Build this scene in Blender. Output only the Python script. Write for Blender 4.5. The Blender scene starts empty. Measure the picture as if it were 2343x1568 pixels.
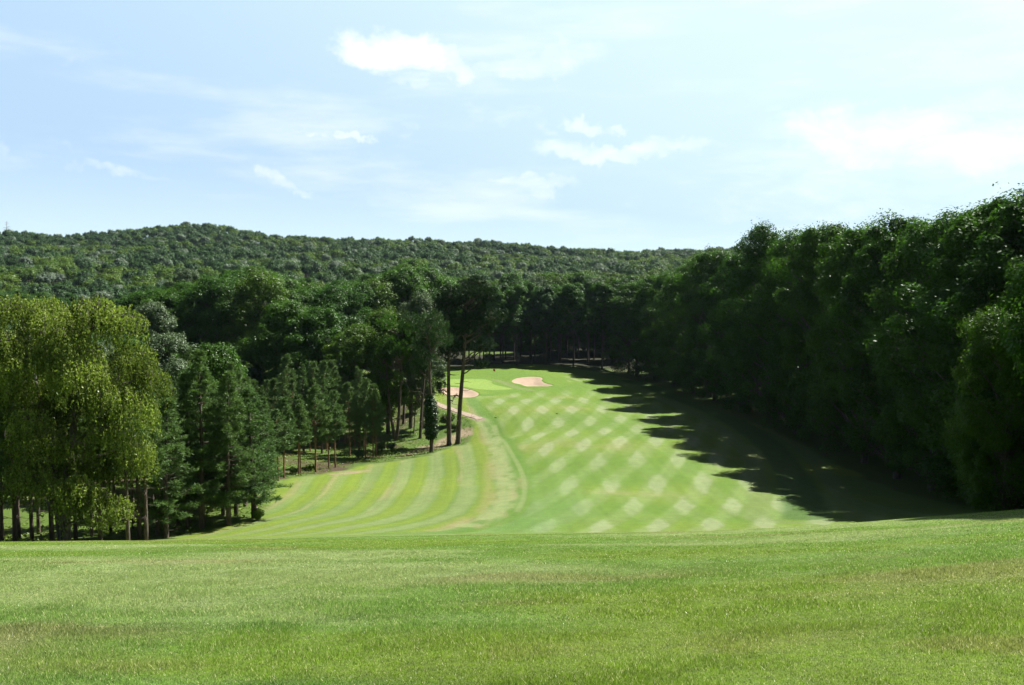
import bpy, math, random
import numpy as np
from mathutils import Vector
R = math.radians
random.seed(7)
rng = np.random.default_rng(11)
sc = bpy.context.scene
COL = sc.collection

# ------------------------------------------------------------------ camera
F = 2028.0; CU, CV = 1171.0, 784.0; HZ = 660.0           # measured on a 2342 x 1568 view of the photograph
PITCH = math.atan((CV - HZ) / F)
cam = bpy.data.cameras.new('camera'); camo = bpy.data.objects.new('camera', cam); COL.objects.link(camo)
cam.sensor_width = 36; cam.lens = 36 * F / 2342; cam.clip_start = .1; cam.clip_end = 6000
camo.location = (0, 0, 0); camo.rotation_euler = (math.pi/2 - PITCH, 0, 0)
sc.camera = camo
cp, sp = math.cos(PITCH), math.sin(PITCH)
def ray(U, V):
    a = (U - CU) / F; b = (CV - V) / F
    return np.array([a, cp + b*sp, -sp + b*cp])
def at(U, V, d):
    r = ray(U, V); return r * (d / r[1])

# ------------------------------------------------------------------ terrain
class TPS:
    def __init__(s, P, v, reg=1e-4, sc=100.):
        s.sc = sc; s.P = np.asarray(P, float) / sc; v = np.asarray(v, float)
        if v.ndim == 1: v = v[:, None]
        n = len(s.P); K = s.k(s.P, s.P) + reg*np.eye(n)
        Q = np.hstack([np.ones((n, 1)), s.P])
        A = np.zeros((n+3, n+3)); A[:n, :n] = K; A[:n, n:] = Q; A[n:, :n] = Q.T
        s.w = np.linalg.solve(A, np.vstack([v, np.zeros((3, v.shape[1]))]))
    def k(s, A, B):
        r2 = ((A[:, None, :] - B[None, :, :])**2).sum(-1)
        return .5 * r2 * np.log(r2 + 1e-12)
    def __call__(s, x, y):
        x = np.atleast_1d(x).astype(float); sh = x.shape
        X = np.stack([x.ravel(), np.atleast_1d(y).astype(float).ravel()], 1) / s.sc
        out = np.empty((len(X), s.w.shape[1]))
        for i in range(0, len(X), 40000):
            c = X[i:i+40000]
            out[i:i+40000] = s.k(c, s.P) @ s.w[:-3] + np.hstack([np.ones((len(c), 1)), c]) @ s.w[-3:]
        return out.reshape(sh + (-1,)) if out.shape[1] > 1 else out[:, 0].reshape(sh)

ctl = []
q = .00125
cr = [(-1400, 1236), (-500, 1240), (0, 1238), (585, 1232), (1171, 1220), (1757, 1208), (2342, 1163), (3000, 1120), (3900, 1070)]
for U, Vc in cr:
    s0 = (Vc + 9 - HZ)/F - 2*math.sqrt(q*1.65)
    for d in (2.5, 6, 10, 15, 21, 28, 36, 44):
        x = (U - CU)/F*d; h_ = 1.65 + s0*d + q*d*d
        if d > 36 and 500 < U < 1500: h_ = (Vc + 9 - 2.5 - HZ)/F*d
        ctl.append((x, d, -h_))
for x in (-6, 0, 6): ctl.append((x, 0, -1.65))
for x in (-30, 0, 30): ctl += [(x, -20, 2 + abs(x)*.02), (x, -60, 9)]
for U, V, d in [(380,1232,52),(120,1236,52),(-200,1236,54),(575,1188,58),(640,1098,80),(740,1078,90),(840,1062,96),(985,1035,108),(1045,1017,118),
    (900,1000,122),(850,960,138),(940,930,140),(990,924,140),(1080,960,128),(1100,1015,110),(1000,1090,88),(800,1140,73),(1000,1160,68),
    (1300,1220,54),(1050,1218,54),(1700,1208,55),(1300,1160,64),(1300,1108,76),(1200,1055,91),(1300,1055,90),(1300,1000,106),(1200,1000,108),(1250,940,132),(1170,905,154),(1170,888,164),
    (1128,867,175),(1060,870,172),(1150,850,184),(1000,872,168),(890,876,168),(1200,842,191),(1300,836,200),(1150,833,203),(1050,836,203),
    (1500,1120,75),(1700,1110,78),(1500,1000,107),(1450,940,135),(1350,880,168),(1400,862,184),(1600,1000,108),
    (1470,864,188),(1600,902,156),(1780,957,124),(1900,1015,104),(2050,1100,84),(1850,1150,70),(2150,1165,66)]:
    p = at(U, V, d); ctl.append(tuple(p))
ctl += [(60,55,-12.5),(62,85,-14),(62,120,-14),(60,160,-13),(60,200,-13),(100,100,-9),(100,200,-9),
        (-45,60,-15.5),(-60,90,-18),(-45,110,-18.5),(-40,140,-18),(-80,140,-15),(-40,170,-17),(-90,60,-14),(-70,200,-15),(-25,200,-17),
        (0,220,-17.5),(35,225,-16.5),(-30,240,-17),(0,255,-17.5),(60,260,-14),(-90,270,-14)]
for x in (-320,-220,-120,-30,60,150,240,340): ctl.append((x*.9, 320, -14.5))
ridge = [(-900,540),(-400,532),(0,532),(150,546),(250,534),(330,530),(420,520),(520,524),(600,540),(870,549),(1000,549),(1150,562),(1250,573),(1600,577),(2000,575),(2500,570),(3200,560)]
for U, V in ridge:
    x = (U - CU)/F
    top = (HZ - V)/F*850
    ctl.append((x*850, 850, top - 9))
    ctl.append((x*1000, 1000, top - 18)); ctl.append((x*1350, 1350, top - 90))
    ctl.append((x*700, 700, (HZ - V*.72 - 620*.28)/F*700 - 9))
    ctl.append((x*570, 570, (HZ - V*.42 - 632*.58)/F*570 - 9))
    ctl.append((x*440, 440, (HZ - V*.15 - 640*.85)/F*440 - 10))
ctl = np.array(ctl)
_T = TPS(ctl[:, :2], ctl[:, 2], reg=2e-4)

def noise2(x, y, s=0):                                    # value noise, vectorised
    xi = np.floor(x).astype(np.int64); yi = np.floor(y).astype(np.int64)
    fx = x - xi; fy = y - yi; fx = fx*fx*(3-2*fx); fy = fy*fy*(3-2*fy)
    def h(a, b):
        n = (a*374761393 + b*668265263 + s*974711) & 0x7fffffff
        n = ((n ^ (n >> 13)) * 1274126177) & 0x7fffffff
        return ((n ^ (n >> 16)) & 0xffff) / 65535.
    return (h(xi, yi)*(1-fx) + h(xi+1, yi)*fx)*(1-fy) + (h(xi, yi+1)*(1-fx) + h(xi+1, yi+1)*fx)*fy
def fbm(x, y, s=0, o=4):
    t = 0; a = .5
    for k in range(o): t = t + a*noise2(x*2**k, y*2**k, s+k*17); a *= .5
    return t / (1 - .5**o)

def H0(x, y):
    x = np.atleast_1d(np.asarray(x, float)); y = np.atleast_1d(np.asarray(y, float))
    z = _T(x, y)
    far = np.clip((y - 240)/200, 0, 1)
    return z + (fbm(x/60, y/60, 5, 3) - .5)*9*far
def hgt(x, y): return float(H0(x, y)[0])
def hit(U, V, dmin=44, dmax=1200):                       # where the sight line at (U, V) meets the ground
    r = ray(U, V); ds = np.geomspace(dmin, dmax, 1400)
    g = H0(r[0]/r[1]*ds, ds) - r[2]/r[1]*ds
    k = np.argmax(g > 0)
    if g[k] <= 0: k = len(ds) - 1
    if k > 0:
        a = g[k-1]/(g[k-1]-g[k] - 1e-12); d = ds[k-1] + (ds[k]-ds[k-1])*a
    else: d = ds[0]
    return np.array([r[0]/r[1]*d, d, hgt(r[0]/r[1]*d, d)])
def z1(l): return [(1088.8 + a*.3098, 846.8 + b*.3098) for a, b in l]
def z2(l): return [(544.4 + a*.3098, 907.3 + b*.3098) for a, b in l]
def z7(l): return [(907.3 + a*.2121, 816.6 + b*.2121) for a, b in l]
def hits(l, dmin=44): return np.array([hit(u, v, dmin) for u, v in l])

def smooth_poly(P, n=3, closed=True):
    P = np.asarray(P, float)
    for _ in range(n):
        if closed:
            Q = np.roll(P, -1, 0); P = np.stack([P*.75+Q*.25, P*.25+Q*.75], 1).reshape(-1, P.shape[1])
        else:
            Q = P[1:]; A = P[:-1]; M = np.stack([A*.75+Q*.25, A*.25+Q*.75], 1).reshape(-1, P.shape[1]); P = np.vstack([P[:1], M, P[-1:]])
    return P
def seg_dist(x, y, P, closed):
    d = np.full(x.shape, 1e9); n = len(P)
    for i in range(n if closed else n-1):
        a = P[i]; b = P[(i+1) % n]; e = b[:2]-a[:2]; L = (e**2).sum() + 1e-9
        t = np.clip(((x-a[0])*e[0] + (y-a[1])*e[1])/L, 0, 1)
        d = np.minimum(d, (x-a[0]-t*e[0])**2 + (y-a[1]-t*e[1])**2)
    return np.sqrt(d)
def sdf(x, y, P):                                          # negative inside
    d = seg_dist(x, y, P, True); ins = np.zeros(x.shape, bool); n = len(P)
    for i in range(n):
        a = P[i]; b = P[(i+1) % n]
        c = ((a[1] > y) != (b[1] > y)) & (x < (b[0]-a[0])*(y-a[1])/(b[1]-a[1]+1e-12) + a[0])
        ins ^= c
    return np.where(ins, -d, d)
def sst(a, b, t):
    t = np.clip((t-a)/(b-a), 0, 1); return t*t*(3-2*t)

BUNK_L = smooth_poly(hits(z7([(412,338),(470,329),(600,322),(720,333),(830,362),(905,395),(890,425),(820,445),(700,446),(550,428),(480,400)])), 2)
BUNK_R = smooth_poly(hits(z7([(1215,265),(1260,236),(1350,219),(1470,213),(1540,215),(1590,232),(1575,262),(1600,285),(1710,308),(1690,320),(1450,325),(1370,320),(1325,297),(1260,290)])), 2)
BUNK_B = smooth_poly(hits([(868,869),(900,866),(945,868),(968,876),(940,882),(900,881),(875,878)]), 2)
GREEN = smooth_poly(hits(z7([(430,262),(600,240),(900,238),(1030,252),(1010,290),(1120,318),(1275,345),(1150,358),(900,354),(780,330),(600,305),(440,300)])), 2)
FAIR = smooth_poly(np.vstack([hits(z7([(900,440),(830,400)])+z2([(1770,40),(1860,110),(1945,205),(2040,330),(2115,450),(2152,560),(2172,660),(2166,760),(2140,840),(2060,905),(1900,960),(1700,1010)])),
        [[-8,48,0],[8,40,0],[30,40,0],[29,60,0],[29,90,0],[27,130,0],[24,155,0]], hits(z7([(2000,330),(1750,350),(1400,370),(1150,400)]))]), 2)
PATH = smooth_poly(hits([(935,905),(965,912)] + z7([(395,492),(480,530),(620,580),(760,625),(850,655),(900,675)])), 2, False)
WEAR = smooth_poly(hits(z7([(850,655),(930,690),(1000,780),(1050,900)]) + z2([(1880,330),(1930,480),(1975,600),(1980,700),(1965,800),(1890,875),(1700,950)])), 2, False)
tracks = [smooth_poly(hits(z2([(1900,215),(1960,330),(2030,440),(2090,540),(2120,640),(2110,760),(2060,850)])), 2, False)]
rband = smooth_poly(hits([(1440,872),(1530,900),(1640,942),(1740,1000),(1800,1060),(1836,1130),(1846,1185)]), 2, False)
lat = {(475,175):(1,1),(668,172):(2,0),(170,232):(0,3),(370,228):(1,2),(585,228):(2,1),(790,222):(3,0),(280,298):(1,3),(485,294):(2,2),(705,295):(3,1),(930,288):(4,0),
 (380,390):(2,3),(610,385):(3,2),(840,375):(4,1),(1070,362):(5,0),(465,485):(3,3),(710,465):(4,2),(950,452):(5,1),(1190,435):(6,0),
 (520,580):(4,3),(790,550):(5,2),(1060,525):(6,1),(1325,520):(7,0),(1600,515):(8,-1),(610,705):(5,3),(890,690):(6,2),(1185,668):(7,1),(1490,660):(8,0),
 (680,850):(6,3),(1000,825):(7,2),(1340,825):(8,1),(1675,830):(9,0),(2005,825):(10,-1),(790,1015):(7,3),(1155,1020):(8,2),(1535,1010):(9,1),(1895,1010):(10,0),
 (920,1155):(8,3),(510,1155):(7,4),(1345,1150):(9,2),(1740,1140):(10,1),(2130,1130):(11,0),(1500,1215):(10,2),(1950,1195):(11,1)}
LATP = hits(z1(list(lat.keys())))
LAT = TPS(LATP[:, :2], np.array(list(lat.values()), float), reg=1e-3)
stripes = {0.42:[(1850,100),(1940,200),(2040,330),(2110,450),(2150,560),(2168,660),(2160,760),(2130,850),(1950,940)],
 1:[(1790,180),(1880,330),(1930,480),(1965,600),(1975,700),(1950,800),(1860,880),(1700,945),(1500,1000)],
 2:[(1660,400),(1700,550),(1705,680),(1680,800),(1590,870),(1300,945),(1000,1000)],
 3:[(1450,500),(1440,620),(1400,720),(1320,820),(1180,890),(900,950),(600,1005)],
 4:[(1220,570),(1190,650),(1120,760),(1000,860),(850,910),(500,965)],
 5:[(960,620),(900,700),(780,820),(600,890),(330,945)],
 6:[(700,680),(560,780),(430,860),(250,915)], 7:[(450,720),(330,800),(200,870)]}
SP = []; SV = []
for k, l in stripes.items():
    for p in hits(z2(l)): SP.append(p[:2]); SV.append(k)
STR = TPS(SP, SV, reg=3e-3)
# edge of the left-hand wood (mown grass ends), then the forest behind; edge of the right-hand wood
LW = np.vstack([[[-60, 45, 0], [-30, 46, 0]], hits([(300,1236),(420,1226),(530,1203),(590,1183),(612,1150)], 46), hits([(640,1100),(740,1083),(840,1064),(985,1042),(1030,1022),(1062,1018),(1085,985),(1080,962),(1010,935),(985,915),(960,895),(955,860),(980,846),(1060,840)], 50),
   [[-8, 206, 0], [-30, 215, 0], [-400, 230, 0], [-400, 45, 0]]])
RW = np.vstack([[[400, 20, 0], [40, 22, 0], [36, 50, 0], [34.5, 75, 0], [34.5, 104, 0], [33, 122, 0], [30, 146, 0], [28, 168, 0], [22, 188, 0], [10, 198, 0], [-8, 206, 0]], [[-30, 215, 0], [-400, 230, 0], [-400, 2500, 0], [800, 2500, 0]]])
CLEAR = np.array([[-14,232,0],[2,230,0],[4,240,0],[-2,250,0],[-14,248,0]])
BARE = [hits(z7([(700,800),(770,775),(830,790),(800,830),(720,850)])), hits([(905,1052),(985,1030),(1040,1006),(1030,1000),(960,1026),(900,1045)]),
        hits(z2([(720,574),(860,552),(980,545),(900,560),(800,574)]))]

def lin(r, g, b):
    f = lambda c: (c/255)/12.92 if c/255 <= .04045 else ((c/255+.055)/1.055)**2.4
    return np.array([f(r), f(g), f(b)])
def mixc(c, k, m): return c*(1-m[..., None]) + np.asarray(k)*m[..., None]
def ground_color(x, y):
    """the grass, bare earth and litter colours of the ground: mowing bands, wear, wood floor with shade painted in behind the green"""
    sh = x.shape; x = x.ravel(); y = y.ravel()
    n1 = fbm(x/9, y/9, 1); n2 = fbm(x/2.3, y/2.3, 2); n3 = fbm(x/28, y/28, 3)
    G = np.array([.118,.205,.036]); YG = np.array([.172,.245,.018]); PALE = np.array([.255,.318,.122]); TAN = np.array([.290,.250,.120]); DG = np.array([.075,.168,.020])
    c = np.tile(G, (len(x), 1))
    c = mixc(c, YG, sst(.35, .75, n1)*.6)
    near = sst(52, 30, y)
    # mowing bands left of the fairway
    s = STR(x, y); ok = (y > 26) & (y < 160)
    w = np.cos(2*np.pi*s + (n2-.5)*.9 + (fbm(x/14, y/14, 33)-.5)*1.6); zone = ok*sst(-.2, .2, s-.42)*sst(8.5, 7, s)*sst(33, 56, y)
    c = mixc(c, YG*1.0, zone*sst(.3, -.8, w)*.65)
    c = mixc(c, PALE*.84, zone*sst(-.45, .8, w)*(.38+.5*n1)*(.6+.4*sst(1.0,2.5,6.5-s)))
    tn = sst(.40, .62, fbm(s*2.5, y/14, 31))
    c = mixc(c, TAN, zone*sst(.9, .2, np.abs(((s+.28) % 1)-.5)*4)*tn*.45)
    # the fairway and its crossed bands
    ab = LAT(x, y); sf = sdf(x, y, FAIR) + (n2-.5)*.5
    inn = sst(.25, -.25, sf)*sst(30, 50, y)
    fc = np.tile(np.array([.110,.205,.019]), (len(x), 1))
    fc = mixc(fc, YG*1.0, sst(.3, .7, n1)*.4)
    wa = np.cos(2*np.pi*ab[:, 0] + (n2-.5)*.9); wb = np.cos(2*np.pi*ab[:, 1] + (fbm(x/2, y/2, 9)-.5)*.9)
    A = sst(-.55, .9, wa); B = sst(-.55, .9, wb)
    fc = mixc(fc, np.array([.215,.290,.105]), (A*.62 + B*.28)*.72*(.5+.9*n1))
    box = sst(-.6, .2, ab[:, 1]+1.1)*sst(4.7, 3.9, ab[:, 1]-.0)
    edge = sst(0, -3.0, sf)
    fc = mixc(fc, np.array([.275,.325,.175]), sst(.05, .75, A*B)*box*(.4+.6*edge)*sst(.1,.7,n1+.1)*.52)
    fc = mixc(fc, np.array([.120,.235,.058]), sst(-7, -1.5, sf)*.55*sst(90, 60, y))
    fc = mixc(fc, TAN, sst(.66, .8, n1)*.25)
    c = mixc(c, fc, inn)
    c = mixc(c, DG*1.15, sst(1.6, .5, np.abs(sf-1.0))*sst(40, 55, y)*sst(170, 150, y)*(x < 10)*.75)
    # apron and green
    ap = sst(150, 160, y)*sst(215, 205, y)*sst(40, 30, x)
    c = mixc(c, np.array([.125,.235,.020]), ap*.6)
    sg = sdf(x, y, GREEN)
    c = mixc(c, np.array([.215,.330,.062]), sst(.3, -.2, sg))
    c = mixc(c, PALE*.75, sst(1.2, .3, seg_dist(x, y, hits(z7([(1060,250),(1160,280),(1300,335),(1450,362)])), False))*.7)
    pn = hits(z7([(1800,215),(1980,205),(2150,225),(1990,270),(1850,270)]))
    c = mixc(c, PALE*.9, sst(.3, -.3, sdf(x, y, pn))*sst(-.2, .5, np.cos((x*.9+y*.35)*2.6))*.8)
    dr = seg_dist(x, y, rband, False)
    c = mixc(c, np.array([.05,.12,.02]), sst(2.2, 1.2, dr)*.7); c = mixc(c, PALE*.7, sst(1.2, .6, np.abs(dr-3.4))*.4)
    # fine lines left by the mower reels
    ml = fbm(s*16, y/40, 35, 3); c = c*(1 + ((ml-.5)*.28*zone*(1-inn))[:, None]); c = c*(1 + ((fbm(ab[:, 0]*9, ab[:, 1]*1.2, 36, 2)-.5)*.16*inn + (fbm(ab[:, 1]*9, ab[:, 0]*1.2, 37, 2)-.5)*.16*inn)[:, None])
    # wear
    dw = seg_dist(x, y, WEAR, False)
    c = mixc(c, PALE*.95, sst(1.5, .5, dw)*sst(.25, .6, fbm(x*1.3, y/2.2, 21))*.8)
    c = mixc(c, TAN, sst(1.3, .2, np.abs(dw-1.1))*sst(.4, .65, fbm(x*.9, y/6, 22))*.42*sst(110, 85, y))
    for t in tracks: c = mixc(c, PALE*.9, sst(.35, .12, seg_dist(x, y, t, False))*.55)
    # foreground: long pale sweeps and tan stains
    sw = fbm(x/11 - y/30, y/3.6 + x/16, 41); st = fbm(x/6, y/2.2, 43)
    c = mixc(c, np.array([.130,.225,.040]), near*.85)
    c = mixc(c, PALE*.95, near*sst(.46, .68, sw)*.75); c = mixc(c, np.array([.060,.130,.018]), near*sst(.56, .72, fbm(x/3.2+9, y/1.3, 45))*sst(13, 6, y)*.8); c = mixc(c, TAN*.9, sst(.52, .7, fbm(x/2.5, y/1.1, 46))*sst(9, 6.3, y)*.7); c = mixc(c, YG*.9, near*sst(.48, .3, sw)*.5)
    c = mixc(c, TAN*.8, near*sst(.56, .74, st)*.42)
    # woods floor
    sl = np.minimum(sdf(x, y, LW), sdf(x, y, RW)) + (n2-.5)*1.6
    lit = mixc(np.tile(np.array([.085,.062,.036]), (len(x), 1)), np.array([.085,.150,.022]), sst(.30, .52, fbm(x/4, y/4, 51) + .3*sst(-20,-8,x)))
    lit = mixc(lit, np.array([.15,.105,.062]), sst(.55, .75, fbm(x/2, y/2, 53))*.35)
    lit = mixc(lit, np.array([.035,.038,.018]), sst(190, 204, y))  # litter behind the green, its colour darkened to stand for tree shade
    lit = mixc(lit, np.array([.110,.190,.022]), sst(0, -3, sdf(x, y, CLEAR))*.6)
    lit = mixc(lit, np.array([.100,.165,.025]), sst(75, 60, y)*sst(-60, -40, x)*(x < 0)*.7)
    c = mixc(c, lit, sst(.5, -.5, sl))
    for b in BARE: c = mixc(c, np.array([.33,.25,.17]), sst(.8, -.5, sdf(x, y, b)+(n2-.5)*2.5)*.85)
    pd = seg_dist(x, y, PATH, False)
    c = mixc(c, np.array([.30,.25,.18]), sst(.9, .6, pd))
    return (c*.70).reshape(sh + (3,))

# ------------------------------------------------------------------ mesh helpers
def mesh_np(name, V, F_, mats, mi=None, smooth=False, attrs=None):
    """V (n,3); F_ a list of (k, m) index arrays with m corners each"""
    me = bpy.data.meshes.new(name)
    V = np.asarray(V, np.float32)
    me.vertices.add(len(V)); me.vertices.foreach_set('co', V.ravel())
    idx = np.concatenate([f.ravel() for f in F_]).astype(np.int32)
    tot = np.concatenate([np.full(len(f), f.shape[1]) for f in F_]).astype(np.int32)
    start = np.concatenate([[0], np.cumsum(tot)[:-1]]).astype(np.int32)
    me.loops.add(len(idx)); me.loops.foreach_set('vertex_index', idx)
    me.polygons.add(len(tot)); me.polygons.foreach_set('loop_start', start); me.polygons.foreach_set('loop_total', tot)
    if mi is not None: me.polygons.foreach_set('material_index', np.asarray(mi, np.int32))
    for m in mats: me.materials.append(m)
    me.polygons.foreach_set('use_smooth', np.full(len(tot), smooth))
    for k, (t, dom, a) in (attrs or {}).items():
        at_ = me.attributes.new(k, t, dom)
        if t == 'FLOAT_COLOR': at_.data.foreach_set('color', np.hstack([a, np.ones((len(a), 1))]).astype(np.float32).ravel())
        else: at_.data.foreach_set('value', np.asarray(a, np.float32))
    me.update(calc_edges=True)
    return me
def link(name, me, parent=None, loc=None):
    o = bpy.data.objects.new(name, me); COL.objects.link(o)
    if parent: o.parent = parent
    if loc is not None: o.location = loc
    return o
def tag(o, label=None, cat=None, group=None, kind=None):
    for k, v in (('label', label), ('category', cat), ('group', group), ('kind', kind)):
        if v: o[k] = v
    return o

class Tubes:                                              # tapered tubes along polylines
    def __init__(s): s.V = []; s.F = []; s.n = 0
    def add(s, P, r, k=7, wob=0):
        P = np.asarray(P, float); r = np.asarray(r, float)
        T = np.gradient(P, axis=0); T /= np.linalg.norm(T, axis=1)[:, None] + 1e-9
        up = np.where(np.abs(T[:, 2:3]) > .9, [[1., 0, 0]], [[0, 0, 1.]])
        A = np.cross(T, up); A /= np.linalg.norm(A, axis=1)[:, None] + 1e-9; B = np.cross(T, A)
        a = np.linspace(0, 2*np.pi, k, endpoint=False)
        rr = r[:, None]*(1 + (wob*rng.standard_normal((len(P), k)) if wob else 0))
        ring = P[:, None, :] + (np.cos(a)[None, :, None]*A[:, None, :] + np.sin(a)[None, :, None]*B[:, None, :])*rr[..., None] if not np.isscalar(rr) else 0
        m = len(P); i = np.arange(m-1)[:, None]*k; j = np.arange(k)[None, :]; j2 = (j+1) % k
        f = np.stack([i+j, i+j2, i+k+j2, i+k+j], -1).reshape(-1, 4) + s.n
        s.V.append(ring.reshape(-1, 3)); s.F.append(f); s.n += m*k
    def mesh(s, name, mat): return mesh_np(name, np.vstack(s.V), [np.vstack(s.F)], [mat], smooth=True)
def bend(p0, p1, n=6, sag=0, wob=0.0):
    t = np.linspace(0, 1, n)[:, None]; P = np.asarray(p0)*(1-t) + np.asarray(p1)*t
    P = P + np.array([0, 0, 1.])*(sag*4*t*(1-t)); 
    if wob: P[1:-1] += rng.standard_normal((n-2, 3))*wob
    return P

def unit(v): return v/(np.linalg.norm(v, axis=-1, keepdims=True)+1e-9)
def leaf_quads(C, N, L, W, axis=None):
    """kite-shaped leaves at C with normals N, half-length L, half-width W, optional long axis"""
    n = len(C); N = unit(N)
    a = rng.standard_normal((n, 3)) if axis is None else axis
    A = unit(a - (a*N).sum(1, keepdims=True)*N); B = np.cross(N, A)
    L = np.broadcast_to(L, (n,))[:, None]; W = np.broadcast_to(W, (n,))[:, None]
    V = np.stack([C - A*L, C + B*W + A*L*.1, C + A*L, C - B*W + A*L*.1], 1).reshape(-1, 3)
    return V, np.arange(n*4).reshape(n, 4)

# ------------------------------------------------------------------ materials
def newmat(name):
    m = bpy.data.materials.new(name); m.use_nodes = True; nt = m.node_tree; nt.nodes.clear()
    return m, nt, nt.nodes, nt.links
def N(nt, t, **k):
    n = nt.nodes.new(t)
    for a, b in k.items():
        if a.startswith('i_'):
            key = a[2:]; key = int(key) if key.isdigit() else key.replace('_', ' ')
            n.inputs[key].default_value = b
        else: setattr(n, a, b)
    return n
def mathn(nt, op, a, b=None, c=None, clamp=False):
    n = nt.nodes.new('ShaderNodeMath'); n.operation = op; n.use_clamp = clamp
    for i, v in enumerate((a, b, c)):
        if v is None: continue
        if isinstance(v, (int, float)): n.inputs[i].default_value = v
        else: nt.links.new(v, n.inputs[i])
    return n.outputs[0]
def mixrgb(nt, f, a, b, mode='MIX'):
    n = nt.nodes.new('ShaderNodeMix'); n.data_type = 'RGBA'; n.blend_type = mode
    for i, v in ((0, f), (6, a), (7, b)):
        if isinstance(v, (int, float)): n.inputs[i].default_value = v
        elif isinstance(v, (tuple, list)): n.inputs[i].default_value = (*v[:3], 1)
        else: nt.links.new(v, n.inputs[i])
    return n.outputs[2]
def ramp(nt, v, lo, hi):
    n = nt.nodes.new('ShaderNodeMapRange'); n.interpolation_type = 'SMOOTHSTEP'
    nt.links.new(v, n.inputs[0]); n.inputs[1].default_value = lo; n.inputs[2].default_value = hi
    return n.outputs[0]

def leaf_mat(name, c1, c2, trans=.35, gloss=.12, rough=.45, var=.35):
    m, nt, ns, L = newmat(name)
    oi = N(nt, 'ShaderNodeObjectInfo'); ta = N(nt, 'ShaderNodeAttribute', attribute_name='tint')
    f = mathn(nt, 'ADD', mathn(nt, 'MULTIPLY', oi.outputs['Random'], .55), mathn(nt, 'MULTIPLY', ta.outputs['Fac'], .45))
    c = mixrgb(nt, f, c1, c2)
    br = mathn(nt, 'ADD', mathn(nt, 'MULTIPLY', ta.outputs['Fac'], var*1.4), 1-var*.7)
    c = mixrgb(nt, 1.0, c, (1, 1, 1), 'MULTIPLY')
    v = N(nt, 'ShaderNodeHueSaturation'); L.new(c, v.inputs['Color']); L.new(br, v.inputs['Value'])
    d = N(nt, 'ShaderNodeBsdfDiffuse'); L.new(v.outputs[0], d.inputs[0])
    t = N(nt, 'ShaderNodeBsdfTranslucent')
    tc = mixrgb(nt, 1.0, v.outputs[0], (1.08, 1.2, .5), 'MULTIPLY'); L.new(tc, t.inputs[0])
    mx = N(nt, 'ShaderNodeMixShader'); mx.inputs[0].default_value = trans; L.new(d.outputs[0], mx.inputs[1]); L.new(t.outputs[0], mx.inputs[2])
    g = N(nt, 'ShaderNodeBsdfGlossy'); g.inputs['Roughness'].default_value = rough; g.inputs[0].default_value = (.8, .85, .8, 1)
    fr = N(nt, 'ShaderNodeFresnel'); fr.inputs[0].default_value = 1.4
    mg = N(nt, 'ShaderNodeMixShader'); L.new(mathn(nt, 'MULTIPLY', fr.outputs[0], gloss*.22), mg.inputs[0]); L.new(mx.outputs[0], mg.inputs[1]); L.new(g.outputs[0], mg.inputs[2])
    o = N(nt, 'ShaderNodeOutputMaterial'); L.new(mg.outputs[0], o.inputs[0])
    return m
M = {}
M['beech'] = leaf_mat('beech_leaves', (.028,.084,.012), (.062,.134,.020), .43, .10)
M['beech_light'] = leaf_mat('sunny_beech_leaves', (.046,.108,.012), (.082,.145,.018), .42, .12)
M['silver'] = leaf_mat('silver_leaves', (.060,.100,.045), (.100,.140,.080), .22, .12)
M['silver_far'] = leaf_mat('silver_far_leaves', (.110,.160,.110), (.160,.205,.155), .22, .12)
M['blue'] = leaf_mat('bluish_leaves', (.034,.082,.028), (.062,.115,.046), .28, .12)
M['pine'] = leaf_mat('pine_needles', (.060,.122,.044), (.118,.185,.070), .30, .10)
M['pine_pale'] = leaf_mat('young_pine_needles', (.080,.150,.055), (.125,.195,.075), .18, .12)
M['pine_mid'] = leaf_mat('tall_pine_needles', (.026,.064,.022), (.052,.098,.034), .18, .10)
M['pine_dark'] = leaf_mat('black_pine_needles', (.014,.034,.014), (.026,.052,.018), .10, .08)
M['birch'] = leaf_mat('birch_leaves', (.058,.108,.016), (.270,.325,.095), .42, .10, .4, .9)
M['hill_a'] = leaf_mat('hill_leaves', (.056,.118,.016), (.105,.165,.020), .25, .10)
M['hill_b'] = leaf_mat('hill_dark_leaves', (.026,.068,.018), (.044,.088,.024), .20, .08)
M['shrub'] = leaf_mat('shrub_leaves', (.070,.130,.014), (.115,.175,.020), .35, .1)
M['ivy'] = leaf_mat('ivy_leaves', (.020,.050,.012), (.035,.070,.016), .1, .3)
def bark_mat(name, c1, c2, sc_=3):
    m, nt, ns, L = newmat(name)
    tc = N(nt, 'ShaderNodeTexCoord'); mp = N(nt, 'ShaderNodeMapping'); mp.inputs['Scale'].default_value = (1, 1, .25); L.new(tc.outputs['Object'], mp.inputs[0])
    nz = N(nt, 'ShaderNodeTexNoise'); nz.inputs['Scale'].default_value = sc_*3; nz.inputs['Detail'].default_value = 5; L.new(mp.outputs[0], nz.inputs[0])
    b = N(nt, 'ShaderNodeBsdfPrincipled'); L.new(mixrgb(nt, ramp(nt, nz.outputs[0], .35, .65), c1, c2), b.inputs['Base Color']); b.inputs['Roughness'].default_value = .9
    bp = N(nt, 'ShaderNodeBump'); bp.inputs['Distance'].default_value = .04; L.new(nz.outputs[0], bp.inputs['Height']); L.new(bp.outputs[0], b.inputs['Normal'])
    o = N(nt, 'ShaderNodeOutputMaterial'); L.new(b.outputs[0], o.inputs[0]); return m
M['bark'] = bark_mat('beech_bark', (.055,.048,.040), (.10,.09,.075))
M['bark_pine'] = bark_mat('pine_bark', (.06,.045,.036), (.13,.10,.08))
M['bark_orange'] = bark_mat('orange_pine_bark', (.16,.085,.045), (.24,.13,.07))
M['bark_birch'] = bark_mat('birch_bark', (.05,.045,.04), (.17,.15,.13))
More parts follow.
